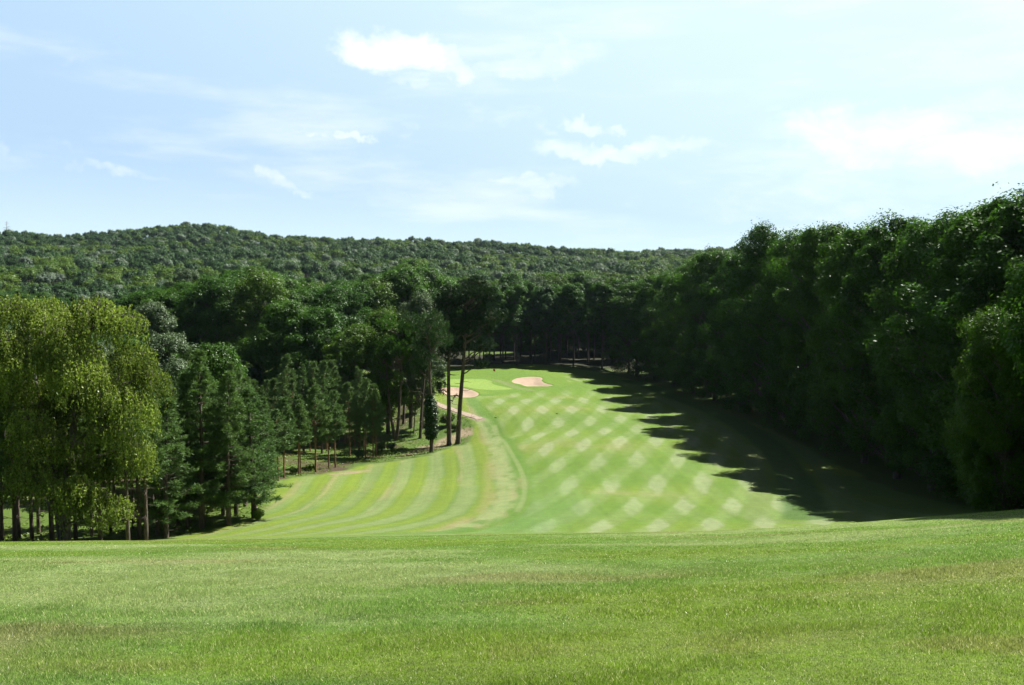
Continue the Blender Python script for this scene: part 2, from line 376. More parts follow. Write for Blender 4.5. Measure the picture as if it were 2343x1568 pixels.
M['dead'] = bark_mat('dead_wood', (.22,.20,.18), (.33,.30,.27))

def grass_nodes(nt, colsock):
    L = nt.links
    geo = N(nt, 'ShaderNodeNewGeometry')
    def nz(s, d=4, rough=.6, mp=None):
        n = N(nt, 'ShaderNodeTexNoise'); n.inputs['Scale'].default_value = s; n.inputs['Detail'].default_value = d; n.inputs['Roughness'].default_value = rough
        src = geo.outputs['Position']
        if mp:
            m = N(nt, 'ShaderNodeMapping'); m.inputs['Scale'].default_value = mp; L.new(src, m.inputs[0]); src = m.outputs[0]
        L.new(src, n.inputs[0]); return n.outputs[0]
    a = nz(1.1, 6, .65); b = nz(9, 5, .7); c = nz(45, 3, .7); e = nz(.35, 4, .6, (1, .6, 1))
    v = mathn(nt, 'ADD', mathn(nt, 'MULTIPLY', mathn(nt, 'SUBTRACT', a, .5), .55), 1.0)
    v = mathn(nt, 'ADD', v, mathn(nt, 'MULTIPLY', mathn(nt, 'SUBTRACT', b, .5), .9))
    v = mathn(nt, 'ADD', v, mathn(nt, 'MULTIPLY', mathn(nt, 'SUBTRACT', c, .5), .9))
    h = N(nt, 'ShaderNodeHueSaturation'); L.new(colsock, h.inputs['Color']); L.new(v, h.inputs['Value'])
    L.new(mathn(nt, 'ADD', .488, mathn(nt, 'MULTIPLY', e, .024)), h.inputs['Hue'])
    L.new(mathn(nt, 'ADD', .75, mathn(nt, 'MULTIPLY', b, .45)), h.inputs['Saturation'])
    return h.outputs[0], b, c
m, nt, ns, L = newmat('ground_cover'); M['ground'] = m
ca = N(nt, 'ShaderNodeAttribute', attribute_name='col')
g, nb, nc = grass_nodes(nt, ca.outputs['Color'])
b = N(nt, 'ShaderNodeBsdfPrincipled'); L.new(g, b.inputs['Base Color']); b.inputs['Roughness'].default_value = .85; b.inputs['Specular IOR Level'].default_value = .15
b.inputs['Sheen Weight'].default_value = .0
bp = N(nt, 'ShaderNodeBump'); bp.inputs['Distance'].default_value = .05; bp.inputs['Strength'].default_value = .7; L.new(mathn(nt, 'ADD', nb, nc), bp.inputs['Height']); L.new(bp.outputs[0], b.inputs['Normal'])
o = N(nt, 'ShaderNodeOutputMaterial'); L.new(b.outputs[0], o.inputs[0])
m, nt, ns, L = newmat('grass_blades'); M['blade'] = m
ca = N(nt, 'ShaderNodeAttribute', attribute_name='col'); ta = N(nt, 'ShaderNodeAttribute', attribute_name='tint')
g, nb, nc = grass_nodes(nt, ca.outputs['Color'])
g = mixrgb(nt, ramp(nt, ta.outputs['Fac'], .88, .99), g, (.30,.29,.16))
g = mixrgb(nt, ramp(nt, ta.outputs['Fac'], .9984, .9990), g, (.45,.45,.40))
h = N(nt, 'ShaderNodeHueSaturation'); L.new(g, h.inputs['Color']); L.new(mathn(nt, 'ADD', 1.6, mathn(nt, 'MULTIPLY', ta.outputs['Fac'], .8)), h.inputs['Value'])
d = N(nt, 'ShaderNodeBsdfDiffuse'); t = N(nt, 'ShaderNodeBsdfTranslucent'); L.new(h.outputs[0], d.inputs[0]); L.new(h.outputs[0], t.inputs[0])
mx = N(nt, 'ShaderNodeMixShader'); mx.inputs[0].default_value = .45; L.new(d.outputs[0], mx.inputs[1]); L.new(t.outputs[0], mx.inputs[2])
o = N(nt, 'ShaderNodeOutputMaterial'); L.new(mx.outputs[0], o.inputs[0])
m, nt, ns, L = newmat('bunker_sand'); M['sand'] = m
tc = N(nt, 'ShaderNodeNewGeometry'); nz = N(nt, 'ShaderNodeTexNoise'); nz.inputs['Scale'].default_value = .9; nz.inputs['Detail'].default_value = 6; L.new(tc.outputs['Position'], nz.inputs[0])
wv = N(nt, 'ShaderNodeTexWave'); wv.inputs['Scale'].default_value = 1.6; wv.inputs['Distortion'].default_value = 6; L.new(tc.outputs['Position'], wv.inputs[0])
b = N(nt, 'ShaderNodeBsdfPrincipled'); L.new(mixrgb(nt, nz.outputs[0], (.30,.215,.15), (.37,.28,.205)), b.inputs['Base Color']); b.inputs['Roughness'].default_value = .95
bp = N(nt, 'ShaderNodeBump'); bp.inputs['Distance'].default_value = .05; L.new(mathn(nt, 'ADD', wv.outputs[1], nz.outputs[0]), bp.inputs['Height']); L.new(bp.outputs[0], b.inputs['Normal'])
o = N(nt, 'ShaderNodeOutputMaterial'); L.new(b.outputs[0], o.inputs[0])
def plain(name, c, rough=.6):
    m, nt, ns, L = newmat(name); b = N(nt, 'ShaderNodeBsdfPrincipled'); b.inputs['Roughness'].default_value = rough
    nz = N(nt, 'ShaderNodeTexNoise'); nz.inputs['Scale'].default_value = 20
    L.new(mixrgb(nt, nz.outputs[0], tuple(x*.8 for x in c), tuple(min(1, x*1.15) for x in c)), b.inputs['Base Color'])
    o = N(nt, 'ShaderNodeOutputMaterial'); L.new(b.outputs[0], o.inputs[0]); return m
M['pole'] = plain('flag_pole', (.75,.75,.72)); M['flag'] = plain('flag_cloth', (.50,.10,.03)); M['plate'] = plain('dark_plate', (.02,.02,.02))

# ------------------------------------------------------------------ the ground
BUNKERS = [BUNK_L, BUNK_R, BUNK_B]
def build_ground():
    th = np.concatenate([np.linspace(-180, -62, 24)[:-1], np.linspace(-62, -33, 70)[:-1], np.linspace(-33, 33, 700), np.linspace(33, 62, 70)[1:], np.linspace(62, 180, 24)[1:-1]])
    rr = np.concatenate([np.geomspace(1.2, 40, 330)[:-1], np.geomspace(40, 215, 400)[:-1], np.geomspace(215, 1700, 170)])
    T, Rr = np.meshgrid(np.radians(th), rr)
    x = Rr*np.sin(T); y = Rr*np.cos(T)
    yy = np.maximum(y, -80); xx = np.clip(x, -1000, 1000)
    z = H0(xx, yy)
    for P in BUNKERS:
        msk = (x > P[:, 0].min()-4) & (x < P[:, 0].max()+4) & (y > P[:, 1].min()-4) & (y < P[:, 1].max()+4)
        z[msk] -= 1.0*sst(0.0, -1.6, sdf(x[msk], y[msk], P)) - .10*sst(1.6, .1, np.abs(sdf(x[msk], y[msk], P)))
    z += (fbm(x/1.7, y/1.7, 61, 3)-.5)*.05*(y < 60)
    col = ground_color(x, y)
    n, m = x.shape
    V = np.stack([x, y, z], -1).reshape(-1, 3)
    i = (np.arange(n-1)[:, None]*m); j = np.arange(m)[None, :]; j2 = (j+1) % m
    f = np.stack([i+j, i+j2, i+m+j2, i+m+j], -1).reshape(-1, 4)[:, ::-1]
    V = np.vstack([V, [[0, 0, hgt(0, 0)]]]); c = len(V)-1
    tri = np.stack([np.full(m, c), np.arange(m), (np.arange(m)+1) % m], 1)[:, ::-1]
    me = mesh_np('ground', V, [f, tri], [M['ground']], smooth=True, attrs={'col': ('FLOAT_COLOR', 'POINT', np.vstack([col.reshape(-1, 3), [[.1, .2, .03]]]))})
    tag(link('ground', me), kind='structure')
build_ground()

def bunker(P, label):
    P2 = P[:, :2]; c = P2.mean(0); rings = 14; V = []
    ts = np.linspace(1, 0.0, rings)[:-1]
    for t in ts: V.append(c + (P2 - c)*t)
    V = np.vstack(V + [c[None]]); n = len(P2)
    s = sdf(V[:, 0], V[:, 1], P)
    z = H0(V[:, 0], V[:, 1]) + .04 - .45*sst(0, -2.2, s) + (fbm(V[:, 0]*.7, V[:, 1]*.7, 3)-.5)*.1
    z[:n] = H0(V[:n, 0], V[:n, 1]) - .02
    z[n:2*n] -= .0
    f = []
    for k in range(len(ts)-1):
        i = np.arange(n); j = (i+1) % n; f.append(np.stack([k*n+i, k*n+j, (k+1)*n+j, (k+1)*n+i], 1))
    k = len(ts)-1; i = np.arange(n)
    tri = np.stack([k*n+i, k*n+(i+1) % n, np.full(n, len(V)-1)], 1)
    o = link('sand_bunker', mesh_np('sand_bunker', np.column_stack([V, z]), [np.vstack(f), tri], [M['sand']], smooth=True))
    tag(o, label, 'sand bunker', 'sand bunkers around the green')
bunker(BUNK_L, 'pale oval sand bunker in front of the green, behind the two leaning pine trunks')
bunker(BUNK_R, 'heart shaped pale sand bunker right of the flag on the green')
bunker(BUNK_B, 'narrow pale sand bunker glimpsed behind the group of bare trunks left of the green')

# cart path: a thin sheet laid on the ground
Pp = PATH[:, :2]; Tn = np.gradient(Pp, axis=0); Tn = unit(Tn); Nn = np.stack([-Tn[:, 1], Tn[:, 0]], 1)
wd = .52 + .1*np.sin(np.arange(len(Pp))*.9)[:, None]
cs = [Pp + Nn*wd*k for k in (-1, -.5, 0, .5, 1)]
V = np.stack(cs, 1).reshape(-1, 2); V = np.column_stack([V, H0(V[:, 0], V[:, 1]) + .06])
i = np.arange(len(Pp)-1)[:, None]*5; j = np.arange(4)[None]
link_ = link('path', mesh_np('path', V, [np.stack([i+j, i+j+1, i+5+j+1, i+5+j], -1).reshape(-1, 4)], [bark_mat('gravel', (.23,.18,.13), (.30,.24,.18), 1)], smooth=True)); tag(link_, kind='structure')

# ------------------------------------------------------------------ short grass in the foreground (stuff)
def blades():
    Vs = []; cols = []; tin = []
    for d0, d1, dens, w, l in ((5.0, 9, 8000, .0030, .026), (9, 15, 4000, .0045, .025), (15, 24, 1500, .008, .020), (24, 34, 520, .012, .016)):
        n = int(.66*(d1*d1-d0*d0)*dens)
        y = np.sqrt(rng.random(n)*(d1*d1-d0*d0)+d0*d0); x = (rng.random(n)*2-1)*.66*y
        cl = fbm(x*1.6, y*1.6, 71, 3); tall = .65 + .9*sst(.35, .75, cl)
        z = H0(x, y) + (fbm(x/1.7, y/1.7, 61, 3)-.5)*.05 - .003
        a = rng.random(n)*2*np.pi; ln = l*tall*(.6+.7*rng.random(n)); W = w*(.7+.6*rng.random(n))
        lean = rng.standard_normal((n, 2))*.45
        B = np.stack([x, y, z], 1); S = np.stack([np.cos(a)*W, np.sin(a)*W, 0*a], 1)
        tip = B + np.stack([lean[:, 0]*ln, lean[:, 1]*ln, ln], 1)
        Vs.append(np.stack([B-S, B+S, tip], 1).reshape(-1, 3)); cols.append(ground_color(x, y)*(1 + .22*sst(12, 30, y))[:, None]); tin.append(rng.random(n))  # blades painted lighter towards the crest to offset their shaded sides
    V = np.vstack(Vs); c = np.vstack(cols); t = np.concatenate(tin); n = len(c)
    me = mesh_np('grass', V, [np.arange(n*3).reshape(n, 3)], [M['blade']], attrs={'col': ('FLOAT_COLOR', 'FACE', c), 'tint': ('FLOAT', 'FACE', t)})
    tag(link('grass', me), 'short mown grass blades covering the near slope', 'grass', kind='stuff')
blades()

# ------------------------------------------------------------------ tree makers: each returns (trunk mesh, crown mesh, height)
def finish_crown(name, C, Nn, Ls, Ws, mat, axis=None, tint=None):
    V, f = leaf_quads(C, Nn, Ls, Ws, axis)
    return mesh_np(name, V, [f], [mat], attrs={'tint': ('FLOAT', 'FACE', rng.random(len(C)) if tint is None else tint)})
def broadleaf(H=22, Rm=4.6, base=.12, nclump=170, per=380, leaf=.13, mat='beech', squash=.9, trunk_r=.28, seed=0, bark='bark', upright=.5, rnd=2.0, spike=.5):
    global rng; rng = np.random.default_rng(1000+seed)
    tb = Tubes(); hs = np.linspace(0, .93, 9)
    wob = np.cumsum(rng.standard_normal((9, 2))*.12, 0)*(hs[:, None]); TP = np.column_stack([wob, hs*H])
    rad = trunk_r*(1-hs)**.8 + .03; rad[0] *= 1.35
    tb.add(TP, rad, 9, .04)
    b0 = base*H; ch = H - b0
    def env(t):                                            # crown radius at relative height t
        return Rm*(.62+.38*min(1, t/.25))*(1-min(1, max(0, (t-.3)/.72))**2.6)**.5
    lob = rng.random(6)*2*np.pi
    C = []; Nn = []; Sz = []; tint = []
    for k in range(nclump):
        t = rng.random()**.85; az = rng.random()*2*np.pi
        f = (.55 + .45*rng.random()**.5) if rng.random() < .82 else rng.random()*.6
        er = env(np.array(t))*(1 + .20*math.sin(3*az+lob[0]+5*t) + .14*math.sin(5*az+lob[1]-7*t))
        r = er*f
        ax = np.array([np.interp(b0/H+t*ch/H, hs, wob[:, 0]), np.interp(b0/H+t*ch/H, hs, wob[:, 1])])
        c = np.array([ax[0]+math.cos(az)*r, ax[1]+math.sin(az)*r, b0 + t*ch*.955])
        rc = (.5 + .95*rng.random()**1.3)*Rm*.25
        if rng.random() < .30 or k < 26:                   # a limb that carries the clump
            z0 = max(b0*.75, c[2] - r*(.7+.5*rng.random())); zz = z0/H
            s = np.array([np.interp(zz, hs, wob[:, 0]), np.interp(zz, hs, wob[:, 1]), z0])
            tb.add(bend(s, c, 6, .25, .08), np.linspace(.075, .018, 6)*H/22*(1+.5*(z0 < H*.5)), 5)
        n = int(per*(.6+.8*rng.random()))
        d = unit(rng.standard_normal((n, 3)) + [0, 0, .45]); rad_ = (.62 + .38*rng.random((n, 1)))
        out = unit(np.array([math.cos(az), math.sin(az), .35]))
        p = d*rad_*rc*np.array([1, 1, .72])
        sp_ = rng.random(n) < .13                          # twigs reaching out and up past the clump
        p[sp_] += (unit(out*.6 + np.array([0, 0, upright]) + rng.standard_normal((sp_.sum(), 3))*.35)*rng.random((sp_.sum(), 1))*rc*(.35+spike*.55))
        C.append(c + p); Nn.append(unit(d*.9 + np.array([0, 0, .8]) + out*.2 + rng.standard_normal((n, 3))*.6))
        tint.append(np.clip(rng.random()*.6 + rng.random(n)*.4, 0, 1)); Sz.append(np.full(n, 1.0))
    C = np.vstack(C); Nn = np.vstack(Nn); n = len(C)
    L_ = leaf*(.7+.6*rng.random(n))
    return tb.mesh('trunk', M[bark]), finish_crown('crown', C, Nn, L_, L_*.55, M[mat], None, np.concatenate(tint)), H

def pine(H=12, Rm=2.1, base=.3, whorls=26, mat='pine', seed=0, needle=.13, per=24, tufts=11, top_round=.0, trunk_r=.16, bark='bark_pine', droop=.15, lean=(0, 0), dens=1.0, dead=8):
    global rng; rng = np.random.default_rng(2000+seed)
    tb = Tubes(); hs = np.linspace(0, 1, 9); wob = np.cumsum(rng.standard_normal((9, 2))*.04, 0)*hs[:, None] + np.outer(hs, lean)
    TP = np.column_stack([wob, hs*H*.985]); tb.add(TP, trunk_r*(1-hs)**.9+.012, 8, .04)
    C = []; D = []
    def pt(z): return np.array([np.interp(z/H, hs, wob[:, 0]), np.interp(z/H, hs, wob[:, 1]), z])
    for k in range(whorls):
        t = (k + rng.random()*.6)/whorls; z = H*(base + (1-base)*t*.99)
        prof = (1-t)**.75*(.55+.45*min(1, t/.18)) if top_round <= 0 else (1-t**top_round)**.5*(.5+.5*min(1, t/.3))
        nb = int(rng.integers(5, 8))
        for b_ in range(nb):
            az = rng.random()*2*np.pi; Lb = Rm*prof*(.6+.55*rng.random()) + .12
            s = pt(z); e = s + np.array([math.cos(az)*Lb, math.sin(az)*Lb, Lb*(.28 - droop*(1-t)*2) + .1])
            P = bend(s, e, 5, -.08*Lb, .02*Lb); tb.add(P, np.linspace(.028, .007, 5)*H/12*(1.4-t), 4)
            nt_ = max(3, int(tufts*Lb/Rm*dens))
            for _ in range(nt_):
                u = .3 + .72*rng.random()**.7
                c = s*(1-u) + e*u + rng.standard_normal(3)*np.array([.11, .11, .07])*Lb*.9
                dr = unit(unit(e-s)*.8 + np.array([0, 0, .45]) + rng.standard_normal(3)*.35)
                n = per; ndl = unit(dr*.8 + rng.standard_normal((n, 3))*.75)
                C.append(c + ndl*needle*.9 + dr*np.linspace(-.5, .5, n)[:, None]*needle*2.2); D.append(ndl)
    for _ in range(dead):
        z = H*base*(.35+.6*rng.random()); az = rng.random()*2*np.pi; s = pt(z); l = Rm*(.25+.45*rng.random())
        tb.add(bend(s, s+np.array([math.cos(az)*l, math.sin(az)*l, -.1*l]), 4, 0, .04), np.linspace(.02, .006, 4)*H/12, 4)
    C = np.vstack(C); D = np.vstack(D); n = len(C)
    Nn = np.cross(D, rng.standard_normal((n, 3)))
    tint = np.repeat(rng.random(n//per), per)*.6 + rng.random(n)*.4
    return tb.mesh('trunk', M[bark]), finish_crown('crown', C, Nn, needle*(.8+.5*rng.random(n)), needle*.17, M[mat], D, tint), H

def tall_pine(H=22, pads=(), mat='pine_dark', seed=0, trunk=None, trunk_r=.34, stubs=12, needle=.16, bark='bark_pine', ntuft=46, extra=()):
    """long bare trunk, crown of separate needle pads given as (x, y, z, rx, rz)"""
    global rng; rng = np.random.default_rng(3000+seed)
    tb = Tubes(); TP = smooth_poly(np.array(trunk, float), 1, False); k = len(TP)
    r = trunk_r*np.linspace(1, .18, k)**.85; r[0] *= 1.3
    tb.add(TP, r, 10, .03)
    for P, rad in extra: P = smooth_poly(np.array(P, float), 1, False); tb.add(P, rad*np.linspace(1, .35, len(P)), 9, .03)
    zz = TP[:, 2]
    def pt(z): return np.array([np.interp(z, zz, TP[:, 0]), np.interp(z, zz, TP[:, 1]), z])
    C = []; D = []
    for (x, y, z, rx, rz) in pads:
        c0 = np.array([x, y, z], float); s = pt(min(max(z - .45*math.hypot(x-pt(z)[0], y-pt(z)[1]) - rz, H*.3), H*.97))
        tb.add(bend(s, c0, 6, -.2, .1), np.linspace(.11, .03, 6), 6)
        for _ in range(int(ntuft*rx*rx/2.0)):
            d = unit(rng.standard_normal(3)); c = c0 + d*rng.random()**.4*np.array([rx, rx, rz])
            if rng.random() < .15: tb.add(bend(c0, c, 3), [.03, .02, .008], 4)
            n = 24; dr = unit(d*.5 + np.array([0, 0, .7]) + rng.standard_normal(3)*.3); nd = unit(dr*.7 + rng.standard_normal((n, 3))*.8)
            C.append(c + nd*needle + dr*np.linspace(-.5, .5, n)[:, None]*needle*2.4); D.append(nd)
    for _ in range(stubs):
        z = H*(.14 + .36*rng.random()); az = rng.random()*2*np.pi; s = pt(z); l = .8+1.8*rng.random()
        P = bend(s, s+np.array([math.cos(az)*l, math.sin(az)*l, .05*l]), 5, -.1, .06); tb.add(P, np.linspace(.04, .01, 5), 4)
        for w in range(3):
            e = P[3] + rng.standard_normal(3)*.4; tb.add(bend(P[3-w % 2], e, 3), [.015, .01, .005], 3)
    C = np.vstack(C); D = np.vstack(D); n = len(C)
    tint = np.repeat(rng.random(n//24), 24)*.6 + rng.random(n)*.4
    return tb.mesh('trunk', M[bark]), finish_crown('crown', C, np.cross(D, rng.standard_normal((n, 3))), needle*(.8+.5*rng.random(n)), needle*.17, M[mat], D, tint), H

def birch():
    global rng; rng = np.random.default_rng(77)
    k = .0222; X0 = 150
    tb = Tubes(); Hh = 15.5
    stems = [[(0,0,0),(.1,0,3),(.5,.1,6),(1.1,0,9.0),(1.7,.2,11.6)], [(-.1,.1,0),(-.5,.2,3.5),(-1.2,.3,7),(-1.6,.2,9.5),(-1.9,0,11.6)], [(.1,-.1,1),(.9,-.6,4),(2.2,-1.0,6.5),(3.2,-1.0,8.6)], [(0,0,1.5),(-1,-.8,4),(-2.4,-1.2,6.2)]]
    SP_ = []
    for i, s in enumerate(stems):
        P = smooth_poly(np.array(s, float), 2, False); tb.add(P, np.linspace(.33 if i < 2 else .16, .04, len(P)), 9, .04); SP_.append(P)
    allP = np.vstack(SP_)
    # (U, V of the dome top, radius in metres, depth offset, hang length)
    domes = [(45,655,1.5,0,2.4),(110,668,1.5,.5,2.8),(150,700,1.5,-.6,2.8),(225,655,1.2,.2,2.4),(255,672,1.5,-.3,3.0),(305,700,1.3,.4,2.6),(200,720,1.6,-1.2,3),(330,775,1.4,0,2.6),(362,820,1.2,.3,2.4),
      (60,740,1.7,-1.2,3.2),(120,775,1.9,-1.5,3.2),(0,745,1.5,0,3.2),(-40,800,1.6,0,3.5),(40,850,1.8,-.5,3.0),(235,800,1.7,-1.6,2.8),(300,850,1.5,-1.3,2.6),(345,890,1.3,-.6,2.6),(180,850,1.6,.8,3.0),
      (300,940,1.4,-1.2,2.4),(340,980,1.1,-.4,2.6),(130,905,1.3,-2.4,1.9),(165,940,1.5,-2.8,2.0),(215,975,1.3,-2.4,2.0),(100,960,1.0,-2.0,1.8),(60,930,1.4,1.4,2.8),(5,930,1.4,.6,2.6),
      (115,1035,1.1,-2.6,1.6),(150,1040,1.2,-3.0,1.5),(195,1070,1.3,-3.0,1.6),(245,1065,1.2,-2.8,1.4),(285,1085,1.2,-2.4,1.5),(325,1110,1.0,-1.8,1.4),(40,1085,.9,-2.0,1.0),(75,1080,1.0,-2.2,1.3),(230,1115,1.2,-2.6,1.2),(290,1130,.9,-2.2,1.1),
      (100,830,1.6,1.8,2.4),(260,900,1.4,1.6,2.4),(170,780,1.4,1.8,2.2),(60,860,1.6,1.5,3),(150,880,1.7,1.2,3),(230,960,1.6,1.2,3),(310,1000,1.3,.6,2.6),(120,960,1.7,1.0,3),(30,900,1.5,1.0,3),(180,820,1.5,.4,3),(300,800,1.2,.8,2.6),(90,1040,1.5,.4,2.0),(200,1040,1.5,.2,2.0)]
    C = []; tint = []
    for (U, Vt, r, dy, hang) in domes:
        r *= .90; hang *= .72; Vt += rng.uniform(-24, 4)
        top = np.array([(U-X0)*k, dy, (1262-Vt)*k - .1])
        below = allP[allP[:, 2] < top[2]-.8]; s = below[np.argmin(((below[:, :2]-top[:2])**2).sum(1) + .35*(below[:, 2]-top[2]+1.5)**2)]
        tb.add(bend(s, top - [0, 0, .6], 7, .1, .05), np.linspace(.07, .02, 7), 6)
        ns_ = int(80*r*r)
        cl = rng.random()*.5
        for _ in range(ns_):
            a = rng.random()*2*np.pi; rr = r*math.sqrt(rng.random())
            q0 = top + np.array([math.cos(a)*rr, math.sin(a)*rr*.9, -.55*rr*rr/r - .1 + rng.standard_normal()*.12])
            ln = hang*(.35+.65*rng.random())*(.6+.5*rr/r)
            n = int(30*ln/2.2)+6
            t = np.sort(rng.random(n)); drift = rng.standard_normal(2)*.10
            p = q0 + np.column_stack([drift[0]*t*ln + np.sin(t*5+a)*.04, drift[1]*t*ln, -t*ln]) + rng.standard_normal((n, 3))*[.055, .055, .04]
            C.append(p); tint.append(np.clip(cl + .5*rng.random(n) - .15*t, 0, 1))
            if rng.random() < .12: tb.add(bend(q0, q0+np.array([drift[0]*ln, drift[1]*ln, -ln*.8]), 4), [.012, .009, .007, .004], 3)
            if rng.random() < .12: tb.add(bend(top-[0, 0, .6], q0-[0, 0, .2], 4, .05), [.025, .018, .012, .008], 4)
    C = np.vstack(C); n = len(C)
    Nn = rng.standard_normal((n, 3))*[1, 1, .55]
    Lf = .062*(.7+.6*rng.random(n))
    return tb.mesh('trunk', M['bark_birch']), finish_crown('crown', C, Nn, Lf, Lf*.62, M['birch'], np.tile([0, 0, -1.], (n, 1)) + rng.standard_normal((n, 3))*.5, np.concatenate(tint))

def canopy(mat, seed, R0=5, H=13, nclump=34, per=100, leaf=.28):
    """a whole far tree in one mesh: domed leafy crown on a short trunk"""
    global rng; rng = np.random.default_rng(4000+seed)
    C = []; Nn = []; tint = []
    for k in range(nclump):
        u = unit(rng.standard_normal(3)*[1, 1, .9]); 
        if u[2] < -.35: u[2] *= -.5
        f = .65+.35*rng.random(); c = np.array([0, 0, H-R0*1.05]) + u*np.array([R0, R0, R0*.95])*f*.82
        rc = R0*(.2+.16*rng.random()); d = unit(rng.standard_normal((per, 3)))
        C.append(c + d*rng.random((per, 1))**.4*rc); Nn.append(unit(d + [0, 0, .6] + u*.4 + rng.standard_normal((per, 3))*.36)); tint.append(np.clip(rng.random()*.6+rng.random(per)*.4, 0, 1))
    C = np.vstack(C); Nn = np.vstack(Nn); n = len(C)
    L_ = leaf*(.6+.7*rng.random(n)); V, f = leaf_quads(C, Nn, L_, L_*.6)
    tb = Tubes(); tb.add([[0, 0, -2], [.1, 0, H*.4], [.2, 0, H*.8]], [.3, .22, .05], 5); tv = np.vstack(tb.V); tf = np.vstack(tb.F)
    return mesh_np('hill_tree', np.vstack([V, tv]), [f, tf+len(V)], [M[mat], M['bark']], np.concatenate([np.zeros(n), np.ones(len(tf))]),
                   attrs={'tint': ('FLOAT', 'FACE', np.concatenate([np.concatenate(tint), np.zeros(len(tf))]))})

# ------------------------------------------------------------------ placing trees
def put(name, meshes, x, y, H, label, cat, group=None, rz=None, wid=None, zoff=-.15, rs=random):
    tm, cm, h0 = meshes
    e = bpy.data.objects.new(name, None); COL.objects.link(e); e.empty_display_size = 1
    e.location = (x, y, hgt(x, y)+zoff); s = H/h0; w = (wid or s)
    e.rotation_euler = (0, 0, rs.random()*6.283 if rz is None else rz); e.scale = (w, w, s)
    a = bpy.data.objects.new('trunk', tm); COL.objects.link(a); a.parent = e
    c = bpy.data.objects.new('crown', cm); COL.objects.link(c); c.parent = e
    return tag(e, label, cat, group)
def topH(U, V, d, x=None): return at(U, V, d)[2] - hgt(at(U, V, d)[0] if x is None else x, d)
ORD = ['first','second','third','fourth','fifth','sixth','seventh','eighth','ninth','tenth','eleventh','twelfth','thirteenth','fourteenth','fifteenth','sixteenth','seventeenth','eighteenth','nineteenth','twentieth',
 'twenty-first','twenty-second','twenty-third','twenty-fourth','twenty-fifth','twenty-sixth','twenty-seventh','twenty-eighth']

beeches = [broadleaf(24, 5.6, .05, 210, 430, .135, 'beech', seed=i, upright=.5, spike=.35) for i in range(4)]
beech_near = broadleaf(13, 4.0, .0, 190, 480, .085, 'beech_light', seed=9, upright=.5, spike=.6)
woods = [broadleaf(20, 3.8, .38, 110, 260, .17, mt, seed=20+i, trunk_r=.17) for i, mt in enumerate(['beech', 'beech', 'blue'])]
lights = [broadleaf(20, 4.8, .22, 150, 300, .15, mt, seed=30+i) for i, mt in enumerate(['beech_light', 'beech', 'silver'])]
bigs = [broadleaf(23, 6.2, .25, 190, 300, .18, mt, seed=40+i, rnd=2.6) for i, mt in enumerate(['beech', 'beech_light', 'beech'])]

# right-hand wood, front row
g = 'beeches along the front edge of the right-hand wood'
front = [(2560,395,55),(2420,420,60),(2325,432,65),(2235,455,71),(2150,488,78),(2068,482,85),(1990,508,93),(1900,503,103),(1832,522,112),(1765,508,121),(1702,575,133),(1640,566,146),(1588,590,158),(1545,605,170),(1500,628,180),(1458,640,189)]
for i, (U, V, d) in enumerate(front):
    x = at(U, V, d)[0]
    put('beech_tree', beeches[i % 4], x, d, topH(U, V, d), 'dark dense tree, %s from the right frame edge along the right-hand wood' % ORD[i], 'tree', g, wid=.95+.12*random.random())
g = 'off-frame trees'
for i, (x, y, H) in enumerate([(28.0, 38.5, 24), (31.5, 44, 25), (27.0, 33, 23), (41.5, 41, 24), (43, 34, 24), (46, 27, 24), (49, 47, 24), (52, 35, 24)]):
    put('beech_tree', beeches[(i+1) % 4], x, y, H, 'dark dense tree just past the right frame edge whose crown shades the near slope', 'tree', 'dark trees past the right frame edge', wid=.8)
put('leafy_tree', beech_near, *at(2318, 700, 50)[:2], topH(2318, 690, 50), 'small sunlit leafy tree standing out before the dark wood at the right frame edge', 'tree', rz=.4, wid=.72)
# right-hand wood, rows behind
for row, (dx, g) in enumerate([(8.5, 'second row of the right-hand wood'), (17, 'third row of the right-hand wood')]):
    for i, (U, V, d) in enumerate(front):
        x = at(U, V, d)[0] + dx + random.uniform(-1.5, 1.5); y = d + 3 + random.uniform(-3, 3)
        H = ((HZ - V - random.uniform(16, 36))/F*y) - hgt(x, y)
        put('beech_tree', beeches[(i*3+row) % 4], x, y, min(H, 27), 'dark leafy crown rising just behind the %s of the right-hand wood edge' % ('front trees' if row == 0 else 'second row'), 'tree', g)
# stand of slender trees behind the green
row = [(1085,652,199),(1120,655,196),(1150,648,203),(1182,650,198),(1215,645,204),(1250,652,199),(1283,655,205),(1312,650,197),(1345,640,203),(1378,645,196),(1410,640,201),(1440,632,193),(1470,640,196)]
for i, (U, V, d) in enumerate(row):
    x = at(U, V, d)[0]; put('slender_tree', woods[i % 3], x, d, topH(U, V, d), 'slender tall tree behind the green, %s from the left of its row' % ORD[i], 'tree', 'slender trees along the back of the green')
for i in range(26):
    U = 1075 + i*17 + random.uniform(-6, 6); d = random.uniform(209, 222); x = at(U, 700, d)[0]
    put('slender_tree', woods[(i*2) % 3], x, d, topH(U, random.uniform(646, 664), d), 'thin trunk in the shade deep behind the slender trees past the green', 'tree', 'thin trees in the shade behind the green', wid=random.uniform(.7, .95))
k = 0
for i in range(30):
    U = 1000 + i*21 + random.uniform(-8, 8); d = random.uniform(268, 310); x = at(U, 700, d)[0]
    mm = (bigs + lights)[i % 6]
    put('woodland_tree', mm, x, d, topH(U, random.uniform(622, 645), d), 'rounded crown showing over the slender trees behind the green', 'tree', 'crowns beyond the trees behind the green')
for i in range(16):
    U = 1215 + i*20 + random.uniform(-6, 6); d = random.uniform(226, 250); x = at(U, 700, d)[0]
    put('woodland_tree', beeches[i % 4], x, d, topH(U, random.uniform(650, 668), d), 'low branched dark tree filling the shade behind the slender trees', 'tree', 'low branched trees deep behind the green', wid=.8)
